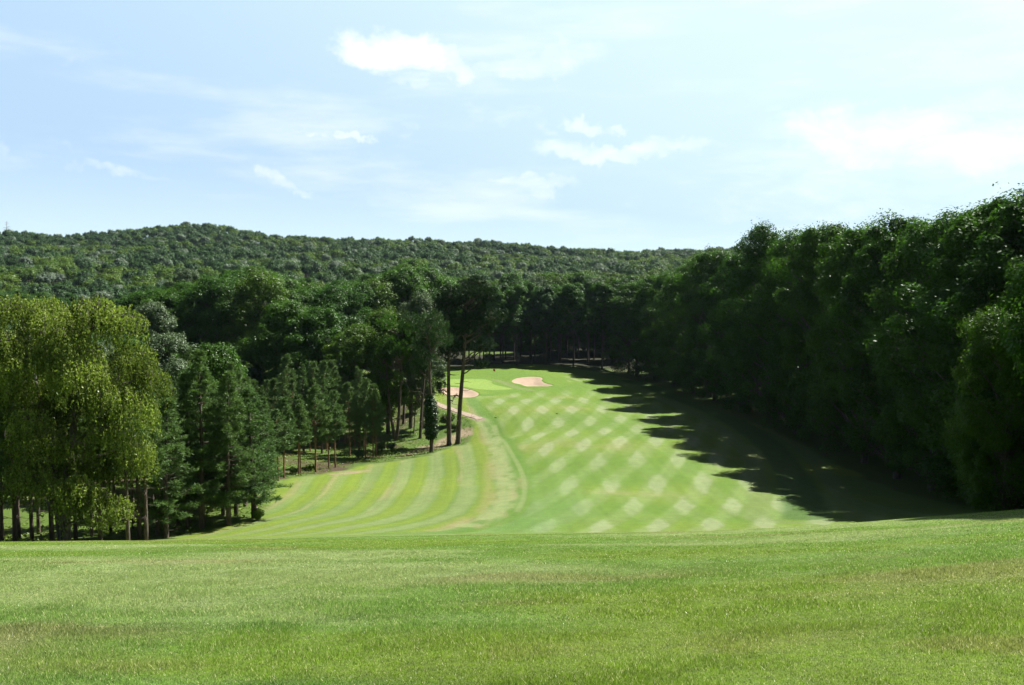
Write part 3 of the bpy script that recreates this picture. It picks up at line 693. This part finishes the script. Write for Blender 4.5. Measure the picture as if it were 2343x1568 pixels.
for i in range(14):
    U = 1010 + i*17 + random.uniform(-5, 5); d = random.uniform(256, 266); x = at(U, 700, d)[0]
    put('woodland_tree', beeches[i % 4], x, d, topH(U, random.uniform(650, 668), d), 'low branched dark tree beyond the small sunlit gap behind the green', 'tree', 'low branched trees beyond the sunlit gap', wid=.75)
# forest left of the green
for i, (U, V, d, m_) in enumerate([(-40,770,96,0),(10,745,104,1),(40,790,92,2),(85,770,110,0),(135,790,98,1),(180,760,112,2),(225,780,102,0),(270,760,116,1),(318,770,108,2),(360,800,98,0)]):
    put('leafy_tree', (lights[2], woods[2], bigs[0])[m_], at(U, V, d)[0], d, topH(U, V, d), 'greyish green tree behind the birch, %s from the left frame edge' % ORD[i], 'tree', 'trees half hidden behind the birch', wid=.62)
prof = np.array([(-120,668),(0,662),(60,672),(130,680),(250,690),(330,660),(400,655),(450,640),(520,625),(560,613),(610,616),(660,640),(720,652),(770,650),(830,640),(880,625),(930,605),(960,602),(1000,632),(1050,640),(1100,646)], float)
def ptop(U): return float(np.interp(U, prof[:, 0], prof[:, 1]))
i = 0
for U, d, m_ in [(345,160,0),(392,152,2),(440,156,0),(492,150,0),(545,158,2),(592,150,1),(640,160,0),(700,165,2),(760,160,0),(815,166,0),(865,170,1),(920,172,0),(960,178,2),(1010,186,0)]:
    x = at(U, 700, d)[0]
    put('broad_tree', bigs[m_], x, d, topH(U, ptop(U)+6, d), 'tall broad dark forest tree, %s from the birch towards the tall black pines' % ORD[i], 'tree', 'broad trees of the forest left of the green', wid=.9); i += 1
for U in np.arange(-60, 1060, 40):
    d = random.uniform(192, 232); x = at(U, 700, d)[0]
    put('woodland_tree', bigs[int(U) % 3], x, d, topH(U, ptop(U)+random.uniform(-6, 8), d), 'rounded green crown rising behind the front trees of the left forest', 'tree', 'crowns rising over the left forest')
for U in np.arange(-80, 1000, 60):
    d = random.uniform(250, 300); x = at(U, 700, d)[0]
    put('woodland_tree', (bigs+lights)[int(U*7) % 6], x, d, topH(U, ptop(U)+random.uniform(-14, 0), d), 'small far crown at the back of the left forest below the hill', 'tree', 'farthest crowns of the left forest')
put('silver_tree', lights[2], *at(425, 640, 200)[:2], topH(425, 615, 200), 'silvery grey tree top standing over the dark forest below the hilltop', 'tree', wid=.9)
put('silver_tree', lights[2], *at(1232, 640, 240)[:2], topH(1232, 632, 240), 'silvery grey crown over the middle of the slender trees behind the green', 'tree', wid=.8)
put('silver_tree', lights[2], *at(1630, 640, 150)[:2], topH(1655, 562, 150), 'grey green tree top at the far end of the right-hand wood against the sky', 'tree', wid=.6)
for U, V, d, m_, w_, lab in [(655,690,128,bigs[0],.72,'round dark green tree between the forest and the young pines, left of the two'),(725,700,126,bigs[2],.75,'round dark green tree behind the young pines, right of the two'),
      (812,742,120,lights[0],.85,'yellow green topped tree leaning out left of the bare trunks'),(885,708,124,lights[0],.85,'bright topped leafy tree over the forked bare trunk'),
      (372,760,72,lights[2],.62,'grey green willowy tree directly behind the birch'),(490,782,66,lights[1],.48,'leafy green tree rising among the pines right of the birch'),
      (350,690,120,lights[2],.8,'grey green tree top peeping over the right shoulder of the birch'),(590,770,130,bigs[0],.65,'shaded dark tree behind the pointed pines'),
      (775,800,132,woods[0],.9,'dark tree in the shade left of the bare trunk group'),(700,850,135,woods[1],.9,'dark shaded tree directly over the young pines'),(560,840,125,woods[2],.9,'dark shaded tree left behind the young pines'),(965,668,126,lights[2],.62,'silver leaved tree top left of the tall black pines')]:
    put('leafy_tree', m_, *at(U, V, d)[:2], topH(U, V, d), lab, 'tree', wid=w_)

# birch
bt = birch(); p = at(150, 1262, 47)
be = bpy.data.objects.new('birch_tree', None); COL.objects.link(be); be.location = (p[0], 47, p[2]); be.scale = (.98, .98, 1.035); tag(be, 'big weeping birch with yellow green leaves at the left frame edge', 'birch tree')
link('trunk', bt[0], be); link('crown', bt[1], be)

# pines left
pines = [pine(12, 1.9, .14, 30, 'pine', seed=i, tufts=11, per=20) for i in range(2)] + [pine(12, 1.7, .16, 28, 'pine_pale', seed=5, tufts=10, per=20)]
bare = [pine(11, 1.9, .42, 18, 'pine', seed=8, tufts=10, trunk_r=.15, dead=14), pine(11, 1.8, .45, 17, 'pine', seed=9, tufts=10, trunk_r=.14, dead=14)]
young = [pine(10, 1.55, .42, 18, 'pine_pale', seed=12, needle=.14, tufts=9, trunk_r=.09, bark='bark_orange', droop=.0, dead=14), pine(10, 1.7, .36, 18, 'pine_pale', seed=13, needle=.14, tufts=9, trunk_r=.09, bark='bark_orange', droop=.0, dead=14)]
for U, Vb, Vt, m_, w_, lab in [(380,1230,905,pines[0],1.0,'dark pine with slightly leaning bare lower trunk, first right of the birch'),(462,1207,800,pines[1],1.15,'tall full pine between the leaning pine and the twin trunks'),
      (523,1202,842,pines[0],.95,'pine with curved dark trunk, left one of the twin trunks beside the mown slope'),(540,1180,822,pines[2],.9,'pale green pine, right one of the twin trunks beside the mown slope'),
      (582,1186,885,pines[1],1.25,'bushy low-branched dark pine at the right end of the near pine group'),(430,1205,845,pines[2],1.0,'pale fine-needled pine behind the leaning pine'),
      (405,1200,880,pines[2],.9,'soft grey green pine touching the right side of the birch')]:
    b_ = hit(U, Vb, 46); d = b_[1]
    put('pine_tree', m_, b_[0], d, at(U, Vt, d)[2]-b_[2], lab, 'pine tree', 'near pines right of the birch', wid=w_*(1.0 if d < 60 else 1.1))
for i, (U, d, V) in enumerate([(395,62,930),(440,64,850),(478,63,870),(505,61,900),(555,66,860),(500,68,830),(420,70,880),(600,70,905)]):
    put('pine_tree', pines[(i+1) % 3], at(U, V, d)[0], d, topH(U, V, d), 'slim soft-needled pine in the second rank, %s right of the birch' % ORD[i], 'pine tree', 'second rank of pines right of the birch', wid=.85)
tr = [3,32,42,72,88,118,150,172,186,210,228,252,262,292,305,318,334,349,360]
for i, U in enumerate(tr):
    d = [50,47,53,50,56,49,58,52,60,54,49,55,61,48,57,52,50,59,54][i]
    put('pine_tree', bare[i % 2], at(U, 1200, d)[0], d, random.uniform(8.5, 11), 'bare pine trunk in the shade under the birch, %s from the left' % ORD[i], 'pine tree', 'pine trunks under the birch')
for i in range(22):
    U = -60 + i*27 + random.uniform(-8, 8); d = random.uniform(64, 84)
    if U > 520: d = random.uniform(84, 95)
    put('pine_tree', (pines+bare)[i % 5], at(U, 1100, d)[0], d, random.uniform(9.5, 12.5), 'pine deeper in the plantation behind the near row', 'pine tree', 'pines deep in the left plantation')
for i, (U, Vb, Vt, w_) in enumerate([(637,1100,935,1),(650,1094,905,.9),(683,1088,915,.9),(687,1086,900,.8),(722,1083,880,1.05),(752,1072,905,.8),(767,1070,892,.9),(800,1046,872,.9),(832,1040,880,.9),(860,1048,900,.8)]):
    b_ = hit(U, Vb, 50); d = b_[1]
    put('young_pine', young[i % 2], b_[0], d, at(U, Vt, d)[2]-b_[2], 'slender reddish-stemmed young pine, %s from the left along the upper wood edge' % ORD[i], 'pine tree', 'slender young pines along the upper wood edge', wid=w_)
for i in range(20):
    U = 570 + i*15 + random.uniform(-6, 6); d = random.uniform(100, 118)
    put('young_pine', (young+[pines[2]])[i % 3], at(U, 1050, d)[0], d, random.uniform(8, 11.5), 'pale young pine standing in the second rank of the upper wood edge', 'pine tree', 'second rank of young pines')

# tall trunks in the middle
mid_group = []
def tallp(name, base_uv, pts_uv, pads_uv, r, label, mat='pine_dark', seed=0, stubs=8, extra=(), bark='bark_pine', needle=.16, ntuft=46, cat='pine tree'):
    b_ = hit(*base_uv, 60); d = b_[1]
    def loc(U, V, dy=0):
        p = at(U, V, d); return (p[0]-b_[0], dy, p[2]-b_[2])
    trunk = [(0, 0, -.3)] + [loc(*p) for p in pts_uv]; H = trunk[-1][2]
    pads = [(*loc(U, V, dy), rr, rz) for U, V, dy, rr, rz in pads_uv]
    ex = [([loc(*p) for p in P], rad) for P, rad in extra]
    tm, cm, h = tall_pine(H, pads, mat, seed, trunk, r, stubs, needle, bark, ntuft, ex)
    e = bpy.data.objects.new(name, None); COL.objects.link(e); e.location = b_
    a = link('trunk', tm, e); c = link('crown', cm, e); tag(e, label, cat, 'tall trunks left of the green')
    return e, loc, d
rr_ = random.Random(5)
def pads(cx, cy, w, h, n, r=1.5, rz=.8, dep=2.5):
    out = []
    for _ in range(n):
        a = rr_.random()*6.283; f = rr_.random()**.5
        out.append((cx+math.cos(a)*f*w, cy+math.sin(a)*f*h, rr_.uniform(-dep, dep), r*rr_.uniform(.7, 1.2), rz*rr_.uniform(.7, 1.2)))
    return out
tallp('tall_pine', (1047,1016), [(1050,960),(1055,890),(1060,835),(1063,760),(1066,690),(1070,655)], pads(1085,735,52,75,26)+pads(1075,665,38,22,8)+[(1120,790,1,1.1,.5),(1005,895,-.5,.8,.4),(1100,830,0,1.1,.5)], .36, 'tall black pine leaning slightly right, right one of the pair before the left bunker', seed=1)
tallp('tall_pine', (1027,1018), [(1027,960),(1026,890),(1026,820),(1024,740),(1022,670)], pads(1040,740,38,70,18)+pads(1030,675,30,20,6)+[(1042,908,.2,.35,.3),(1002,862,.5,.9,.4),(1008,882,-.5,.8,.4)], .34, 'straight tall black pine, left one of the pair before the left bunker', seed=2, stubs=14)
e, loc, d_ = tallp('ivy_clad_pine', (987,1036), [(987,980),(985,920),(983,860),(982,790),(980,730)], pads(985,770,30,55,16, 1.3)+pads(975,840,28,25,8,1.1), .27, 'pine with a dark ivy sleeve round its lower trunk', 'pine_mid', seed=3, stubs=4)
# ivy sleeve
rng = np.random.default_rng(5)
n = 9000; t = rng.random(n); zz = loc(987, 1004)[2] + t*(loc(985, 905)[2]-loc(987, 1004)[2]); x0 = np.interp(zz, [0, loc(982, 860)[2]], [0, loc(982, 860)[0]])
a = rng.random(n)*6.283; rad = (.18 + .45*np.sin(np.pi*t**.7)**.5 + .95*(fbm(t*16 + np.cos(a), a*1.3, 4, 3)-.25))*np.sqrt(rng.random(n)*.6+.4)
C = np.column_stack([x0+np.cos(a)*rad, np.sin(a)*rad, zz + rng.standard_normal(n)*.1])
link('ivy', finish_crown('ivy', C, np.column_stack([np.cos(a), np.sin(a), rng.random(n)*.8]) + rng.standard_normal((n, 3))*.4, .09, .06, M['ivy']), e)
tallp('forked_tree', (905,1008), [(911,975),(914,920),(916,870),(919,800),(922,750)], pads(905,770,45,40,18,1.5,.9)+pads(880,800,30,30,8,1.3), .26, 'bare trunk forking low into a crooked left stem and a straight right stem', 'beech', seed=4, stubs=4,
      extra=[([(903,1004),(897,970),(891,940),(889,910),(885,870),(878,800)], .24)], cat='tree')
for i, (bu, pts, pp, r, lab) in enumerate([((922,972), [(924,930),(926,880),(928,800),(930,740)], pads(930,770,25,40,10,1.3), .22, 'straight brown trunk directly right behind the forked trunk'),
    ((939,980), [(940,930),(941,880),(943,800),(945,720)], pads(945,750,28,50,14,1.4), .32, 'thickest straight trunk in the group left of the ivy clad pine'),
    ((946,992), [(948,960),(951,930),(954,890)], pads(955,890,8,18,4,.7,.5), .09, 'thin curved sapling stem in front of the thickest trunk'),
    ((961,1003), [(963,960),(966,910),(971,860),(974,800),(976,740)], pads(965,760,28,45,12,1.3), .23, 'slim straight trunk next left of the ivy clad pine'),
    ((868,985), [(868,930),(869,880),(868,800)], pads(860,800,30,35,10,1.4), .2, 'shaded slim trunk left of the forked trunk')]):
    tallp('tall_tree', bu, pts, pp, r, lab, 'pine_mid' if i % 2 else 'beech', seed=10+i, stubs=3, cat='tree')

# shrubs
def shrub(R0=1, seed=0, mat='shrub', n=2600, leaf=.09):
    global rng; rng = np.random.default_rng(6000+seed)
    tb = Tubes(); C = []; Nn = []
    for k in range(9):
        a = rng.random()*6.28; e = np.array([math.cos(a)*R0*.7*rng.random(), math.sin(a)*R0*.7*rng.random(), R0*(.5+.6*rng.random())])
        tb.add(bend([0, 0, 0], e, 4, .1, .04), [.03, .02, .015, .01], 4); m_ = n//9; d = unit(rng.standard_normal((m_, 3)))
        C.append(e + d*rng.random((m_, 1))**.5*R0*.45); Nn.append(d + [0, 0, .8] + rng.standard_normal((m_, 3))*.5)
    C = np.vstack(C); C[:, 2] = np.abs(C[:, 2]); 
    return tb.mesh('stem', M['bark']), finish_crown('foliage', C, np.vstack(Nn), leaf, leaf*.6, M[mat])
shr = [shrub(1, 0), shrub(1, 1), shrub(1, 2, 'pine')]
SH = [(1022,975,1.3,0,'bright green bush between the ivy clad pine and the straight pine'),(1040,985,.8,1,'small pale bush at the foot of the pair of black pines'),(905,930,2.6,0,'leafy bush lit green behind the bare trunks'),(930,920,2.4,1,'tall green bush behind the thickest trunk'),
   (895,1030,.7,2,'low dark bush on the bank left of the ivy clad pine'),(872,1034,.9,2,'dark rounded bush on the shaded bank'),(950,945,1.9,0,'light green bush between the slim trunks'),(710,1078,.6,1,'low bright bush at the feet of the young pines'),(670,1086,.5,0,'small green tuft bush beside the leftmost young pines'),
   (1118,832,1.6,0,'small bush at the left back corner of the green'),(590,1190,.6,1,'small leafy bush at the foot of the bushy low-branched pine'),(885,960,1.9,1,'yellow green bush left of the forked trunk'),(820,1050,.7,2,'low dark bush in the shade behind the upper wood edge')]
for U, V, s, k, lab in SH:
    b_ = hit(U, V, 50); e = bpy.data.objects.new('bush', None); COL.objects.link(e); e.location = b_; e.scale = (s, s, s); e.rotation_euler = (0, 0, random.random()*6); tag(e, lab, 'bush')
    link('stem', shr[k][0], e); link('foliage', shr[k][1], e)

# wild ground plants along the wood edge (stuff)
rng = np.random.default_rng(8)
def under():
    n = 60000; x = rng.uniform(-46, 0, n); y = rng.uniform(46, 150, n); s = sdf(x, y, LW); k = (s < -.2) & (s > -14) & (fbm(x/2, y/2, 81) > .40)
    x, y = x[k], y[k]; n = len(x); h = .05 + .35*rng.random(n)**2*fbm(x/3, y/3, 82)*1.6
    C = np.column_stack([x, y, H0(x, y) + h])
    Lf = .10*(.6+.8*rng.random(n))
    me = finish_crown('undergrowth', C, np.column_stack([rng.standard_normal(n)*.5, rng.standard_normal(n)*.5, np.ones(n)]), Lf, Lf*.55, M['shrub'])
    tag(link('undergrowth', me), 'low wild plants and long grass on the bank under the left-hand trees', 'undergrowth', kind='stuff')
under()

# ------------------------------------------------------------------ the wooded hill
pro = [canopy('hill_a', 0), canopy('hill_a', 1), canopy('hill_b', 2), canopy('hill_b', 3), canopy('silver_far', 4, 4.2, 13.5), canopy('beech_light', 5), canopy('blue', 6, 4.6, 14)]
hr = np.random.default_rng(21)
pts = []
y = 318.
while y < 875:
    st = 7.2 + (y-318)*.004
    for x in np.arange(-.62*y - 20, .50*y + 20, st):
        px = x + hr.uniform(-.42, .42)*st; py = y + hr.uniform(-.42, .42)*st
        pts.append((px, py))
    y += st*.95
pts = np.array(pts); zz = H0(pts[:, 0], pts[:, 1]); nn = fbm(pts[:, 0]/45, pts[:, 1]/45, 91)
kind = []
for (x_, y_), v in zip(pts, nn):
    r_ = hr.random()
    if r_ < .075: kind.append(4)
    elif r_ < .12: kind.append(5)
    elif r_ < .26: kind.append(6)
    else: kind.append(int(hr.integers(0, 2)) if v > .47 + .12*(x_ < -60)*(y_ < 620) else int(hr.integers(2, 4)))
kind = np.array(kind); scl = .62 + .45*hr.random(len(pts)); rot = hr.random(len(pts))*6.283
vis = np.argsort(pts[:, 1] + 1e4*(np.abs(pts[:, 0]/pts[:, 1] + .12) > .46) + 300*hr.random(len(pts)))   # mostly the near part, some over the whole slope
ind = set(vis[:240].tolist())
hl = {0:'mid green rounded tree on the wooded hill below the skyline',1:'mid green rounded tree on the wooded hill below the skyline',2:'dark green tree on the wooded hill below the skyline',3:'dark green tree on the wooded hill below the skyline',4:'silvery grey tree standing out on the wooded hill',5:'yellowish green tree on the wooded hill',6:'bluish green tree on the wooded hill'}
hg = {0:'mid green trees on the hill',1:'mid green trees on the hill',2:'dark green trees on the hill',3:'dark green trees on the hill',4:'silvery trees on the hill',5:'yellowish trees on the hill',6:'bluish trees on the hill'}
for i in ind:
    o = bpy.data.objects.new('hill_tree', pro[kind[i]]); COL.objects.link(o); o.location = (pts[i, 0], pts[i, 1], zz[i]-.5); o.scale = (scl[i],)*3; o.rotation_euler = (0, 0, rot[i])
    tag(o, hl[int(kind[i])], 'tree', hg[int(kind[i])])
rest = np.array([i for i in range(len(pts)) if i not in ind])
pc = bpy.data.collections.new('canopy_kinds')
for i, m_ in enumerate(pro):
    o = bpy.data.objects.new('canopy_tree', m_); pc.objects.link(o)
me = bpy.data.meshes.new('far_forest'); me.vertices.add(len(rest)); me.vertices.foreach_set('co', np.column_stack([pts[rest], zz[rest]-.5]).astype(np.float32).ravel())
a = me.attributes.new('kind_index', 'INT', 'POINT'); a.data.foreach_set('value', kind[rest].astype(np.int32))
a = me.attributes.new('size', 'FLOAT', 'POINT'); a.data.foreach_set('value', scl[rest].astype(np.float32))
a = me.attributes.new('turn', 'FLOAT_VECTOR', 'POINT'); a.data.foreach_set('vector', np.column_stack([0*rot[rest], 0*rot[rest], rot[rest]]).astype(np.float32).ravel())
ff = link('far_forest', me); tag(ff, 'unbroken forest covering the distant hill up to its skyline', 'forest', kind='stuff')
gn = bpy.data.node_groups.new('forest_nodes', 'GeometryNodeTree')
gn.interface.new_socket('Geometry', in_out='INPUT', socket_type='NodeSocketGeometry'); gn.interface.new_socket('Geometry', in_out='OUTPUT', socket_type='NodeSocketGeometry')
gi = gn.nodes.new('NodeGroupInput'); go = gn.nodes.new('NodeGroupOutput'); mp_ = gn.nodes.new('GeometryNodeMeshToPoints'); ip = gn.nodes.new('GeometryNodeInstanceOnPoints')
ci = gn.nodes.new('GeometryNodeCollectionInfo'); ci.inputs['Collection'].default_value = pc; ci.inputs['Separate Children'].default_value = True; ci.inputs['Reset Children'].default_value = True
def named(nm, t):
    n = gn.nodes.new('GeometryNodeInputNamedAttribute'); n.data_type = t; n.inputs['Name'].default_value = nm; return [s for s in n.outputs if s.enabled and s.name == 'Attribute'][0]
gn.links.new(gi.outputs[0], mp_.inputs[0]); gn.links.new(mp_.outputs[0], ip.inputs['Points']); gn.links.new(ci.outputs[0], ip.inputs['Instance'])
ip.inputs['Pick Instance'].default_value = True
gn.links.new(named('kind_index', 'INT'), ip.inputs['Instance Index']); gn.links.new(named('size', 'FLOAT'), ip.inputs['Scale'])
e2r = gn.nodes.new('FunctionNodeEulerToRotation'); gn.links.new(named('turn', 'FLOAT_VECTOR'), e2r.inputs[0]); gn.links.new(e2r.outputs[0], ip.inputs['Rotation'])
gn.links.new(ip.outputs[0], go.inputs[0])
mod = ff.modifiers.new('forest', 'NODES'); mod.node_group = gn

# bare dead tree on the skyline at the far left
rng = np.random.default_rng(3)
tb = Tubes(); tb.add([[0, 0, 0], [.1, 0, 7], [0, 0, 14], [.2, 0, 19]], [.35, .28, .18, .05], 7)
dt = bpy.data.objects.new('dead_tree', None); COL.objects.link(dt); p = at(16, 540, 835); dt.location = (p[0], 835, hgt(p[0], 835)+1)
bb = Tubes()
for k in range(26):
    z = 8+10.5*rng.random(); a = rng.random()*6.28; l = (19.5-z)*.45+.8*rng.random()
    bb.add(bend([0, 0, z], [math.cos(a)*l, math.sin(a)*l, z+l*.25], 4, .1, .1), [.12, .1, .08, .05], 4)
link('trunk', tb.mesh('trunk', M['dead']), dt); link('branches', bb.mesh('branches', M['dead']), dt); tag(dt, 'bare dead tree poking above the wooded skyline at the far left', 'tree')

# ------------------------------------------------------------------ flag on the green, two small plates on the fairway
b_ = hit(1128, 869, 100)
fe = bpy.data.objects.new('golf_flag', None); COL.objects.link(fe); fe.location = b_; tag(fe, 'flagstick with a small reddish flag on the green', 'golf flag')
tb = Tubes(); tb.add([[0, 0, 0], [0, 0, 1.0], [0, 0, 2.2]], [.022, .02, .018], 8); link('pole', tb.mesh('pole', M['pole']), fe)
nx, nz_ = 9, 6; u, v = np.meshgrid(np.linspace(0, .5, nx), np.linspace(1.72, 2.18, nz_)); w = .05*np.sin(u*11)*u*2
Vf = np.stack([u*.8, w+.02, v - u*.25], -1).reshape(-1, 3); Vb = Vf + [0, .008, 0]
ii = np.arange(nz_-1)[:, None]*nx; jj = np.arange(nx-1)[None]; ff_ = np.stack([ii+jj, ii+jj+1, ii+nx+jj+1, ii+nx+jj], -1).reshape(-1, 4)
link('flag', mesh_np('flag', np.vstack([Vf, Vb]), [np.vstack([ff_, ff_[:, ::-1]+len(Vf)])], [M['flag']], smooth=True), fe)
for (U, V), lab in [((1274, 947), 'small dark distance plate lying mid fairway among the crossed mowing bands'), ((1134, 956), 'small dark distance plate on the left edge of the fairway')]:
    b_ = hit(U, V, 60); tb = Tubes(); tb.add([[0, 0, -.02], [0, 0, .05], [0, 0, .07], [0, 0, .071]], [.2, .2, .17, .001], 20)
    o = link('distance_plate', tb.mesh('distance_plate', M['plate']), None, b_); tag(o, lab, 'marker plate', 'dark plates on the fairway')

# ------------------------------------------------------------------ light
SUN_AZ = 52; SUN_EL = 53                                   # degrees to the right of the view direction
sl = bpy.data.lights.new('sun', 'SUN'); sl.energy = 5.0; sl.angle = R(.53); sl.color = (1, .955, .88)
so = bpy.data.objects.new('sun', sl); COL.objects.link(so)
dv = Vector((math.sin(R(SUN_AZ))*math.cos(R(SUN_EL)), math.cos(R(SUN_AZ))*math.cos(R(SUN_EL)), math.sin(R(SUN_EL))))
so.rotation_euler = dv.to_track_quat('Z', 'Y').to_euler()
W = bpy.data.worlds.new('World'); sc.world = W; W.use_nodes = True; nt = W.node_tree; nt.nodes.clear(); L = nt.links
sky = N(nt, 'ShaderNodeTexSky', sky_type='NISHITA'); sky.sun_disc = False; sky.sun_elevation = R(SUN_EL); sky.sun_rotation = R(SUN_AZ)
sky.air_density = 1.0; sky.dust_density = 1.2; sky.ozone_density = 1.2; sky.altitude = 300
tc = N(nt, 'ShaderNodeTexCoord'); sx = N(nt, 'ShaderNodeSeparateXYZ'); L.new(tc.outputs['Generated'], sx.inputs[0])
X, Y, Z = sx.outputs
# clouds: drifted by noise, each at its own bearing and height above the horizon
Ys = mathn(nt, 'MAXIMUM', Y, .05)
u = mathn(nt, 'DIVIDE', X, Ys); v = mathn(nt, 'DIVIDE', Z, Ys); frontm = ramp(nt, Y, .05, .3)
nz1 = N(nt, 'ShaderNodeTexNoise'); nz1.inputs['Scale'].default_value = 14; nz1.inputs['Detail'].default_value = 7; nz1.inputs['Roughness'].default_value = .62; L.new(tc.outputs['Generated'], nz1.inputs[0])
nzs = N(nt, 'ShaderNodeSeparateColor'); L.new(nz1.outputs['Color'], nzs.inputs[0])
ud = mathn(nt, 'ADD', u, mathn(nt, 'MULTIPLY', mathn(nt, 'SUBTRACT', nzs.outputs[0], .5), .17))
vd = mathn(nt, 'ADD', v, mathn(nt, 'MULTIPLY', mathn(nt, 'SUBTRACT', nzs.outputs[1], .5), .09))
clouds = [(925,115,95,42,8,1.0),(1010,130,80,26,5,.8),(930,170,40,35,60,.6),(1230,125,130,30,-4,.55),(645,425,60,20,28,.6),(795,305,30,9,5,.7),(760,265,90,12,8,.35),(880,300,18,18,60,.5),(235,392,110,11,20,.5),(1358,282,32,13,5,.55),
          (1430,352,150,20,1,.6),(1220,430,100,16,4,.6),(830,430,70,14,5,.4),(1180,270,190,16,22,.35),(960,465,230,20,2,.4),(1900,300,80,38,10,.8),(2150,325,300,60,4,.75),(2330,270,160,60,0,.5),(12,362,22,16,20,.5),(420,205,260,14,14,.25),(710,55,40,20,10,.25),(2000,430,420,60,0,.42),(1080,235,60,12,40,.3)]
acc = None
for (cu, cv, rx, ry, rot_, s) in clouds:
    r_ = ray(cu, cv); cu_, cv_ = r_[0]/r_[1], r_[2]/r_[1]; ca_, sa_ = math.cos(R(-rot_)), math.sin(R(-rot_))
    du = mathn(nt, 'SUBTRACT', ud, float(cu_)); dv_ = mathn(nt, 'SUBTRACT', vd, float(cv_))
    e1 = mathn(nt, 'MULTIPLY', mathn(nt, 'ADD', mathn(nt, 'MULTIPLY', du, ca_), mathn(nt, 'MULTIPLY', dv_, sa_)), F/rx)
    e2 = mathn(nt, 'MULTIPLY', mathn(nt, 'SUBTRACT', mathn(nt, 'MULTIPLY', dv_, ca_), mathn(nt, 'MULTIPLY', du, sa_)), F/ry)
    d2 = mathn(nt, 'ADD', mathn(nt, 'MULTIPLY', e1, e1), mathn(nt, 'MULTIPLY', e2, e2))
    m_ = mathn(nt, 'MULTIPLY', ramp(nt, d2, 3.4, .0), s*.95)
    acc = m_ if acc is None else mathn(nt, 'MAXIMUM', acc, m_)
acc = mathn(nt, 'MULTIPLY', acc, frontm)
nz3 = N(nt, 'ShaderNodeTexNoise'); nz3.inputs['Scale'].default_value = 26; nz3.inputs['Detail'].default_value = 9; nz3.inputs['Roughness'].default_value = .62; nz3.inputs['Distortion'].default_value = .4
mp3 = N(nt, 'ShaderNodeMapping'); mp3.inputs['Scale'].default_value = (.6, .6, 1.6); L.new(tc.outputs['Generated'], mp3.inputs[0]); L.new(mp3.outputs[0], nz3.inputs[0])
acc = ramp(nt, mathn(nt, 'ADD', acc, mathn(nt, 'MULTIPLY', mathn(nt, 'SUBTRACT', nz3.outputs[0], .5), 1.1)), .18, 1.25)
nz2 = N(nt, 'ShaderNodeTexNoise'); nz2.inputs['Scale'].default_value = 3.2; nz2.inputs['Detail'].default_value = 8; nz2.inputs['Roughness'].default_value = .58
mpp = N(nt, 'ShaderNodeMapping'); mpp.inputs['Scale'].default_value = (1, 1, 5); mpp.inputs['Rotation'].default_value = (0, R(6), 0); L.new(tc.outputs['Generated'], mpp.inputs[0]); L.new(mpp.outputs[0], nz2.inputs[0])
wisp = mathn(nt, 'MULTIPLY', ramp(nt, nz2.outputs[0], .48, .78), .45)
acc = mathn(nt, 'MAXIMUM', acc, wisp)
# milky air: low over the horizon, and round the sun's bearing
sundot = N(nt, 'ShaderNodeVectorMath', operation='DOT_PRODUCT'); L.new(tc.outputs['Generated'], sundot.inputs[0]); sundot.inputs[1].default_value = dv
glow = ramp(nt, sundot.outputs['Value'], .0, .95)
low = ramp(nt, Z, .62, 0.34)
milk = mathn(nt, 'MULTIPLY', low, mathn(nt, 'MAXIMUM', ramp(nt, Y, -.1, .6), mathn(nt, 'MULTIPLY', glow, .9)), clamp=True)
pale = mathn(nt, 'MAXIMUM', ramp(nt, Z, .16, -.02), ramp(nt, sundot.outputs['Value'], .22, .85), clamp=True)
milkc = mixrgb(nt, pale, (2.15, 3.02, 4.05), (3.45, 4.3, 4.55))
SKYS = .13
c = mixrgb(nt, 1.0, sky.outputs[0], (SKYS,)*3, 'MULTIPLY')
c = mixrgb(nt, milk, c, milkc)
c = mixrgb(nt, acc, c, (4.9, 5.1, 5.2))
bg = N(nt, 'ShaderNodeBackground'); L.new(c, bg.inputs[0]); bg.inputs[1].default_value = .1
wo = N(nt, 'ShaderNodeOutputWorld'); L.new(bg.outputs[0], wo.inputs[0])

# ------------------------------------------------------------------ air
HAZE = .00004
if HAZE:
    me = bpy.data.meshes.new('haze'); x0, x1, y0, y1, zl, zh = -1750, 1750, -1750, 1750, -140, 90
    vs = [(x, y, z) for z in (zl, zh) for y in (y0, y1) for x in (x0, x1)]
    me.from_pydata(vs, [], [(0, 2, 3, 1), (4, 5, 7, 6), (0, 1, 5, 4), (2, 6, 7, 3), (0, 4, 6, 2), (1, 3, 7, 5)])
    m, nt, ns, L = newmat('haze'); pv = N(nt, 'ShaderNodeVolumePrincipled'); pv.inputs['Color'].default_value = (.62, .82, 1, 1); pv.inputs['Density'].default_value = HAZE; pv.inputs['Anisotropy'].default_value = .3
    o = N(nt, 'ShaderNodeOutputMaterial'); L.new(pv.outputs[0], o.inputs['Volume']); me.materials.append(m)
    tag(link('haze', me), 'faint bluish air haze over the valley', 'haze', kind='stuff')

sc.view_settings.view_transform = 'Standard'; sc.view_settings.look = 'None'; sc.view_settings.exposure = 1.3; sc.view_settings.gamma = 1
sc.render.engine = 'CYCLES'; cy = sc.cycles
cy.max_bounces = 4; cy.diffuse_bounces = 2; cy.glossy_bounces = 2; cy.transmission_bounces = 3; cy.volume_bounces = 0; cy.transparent_max_bounces = 4
cy.use_denoising = True; cy.sample_clamp_indirect = 3
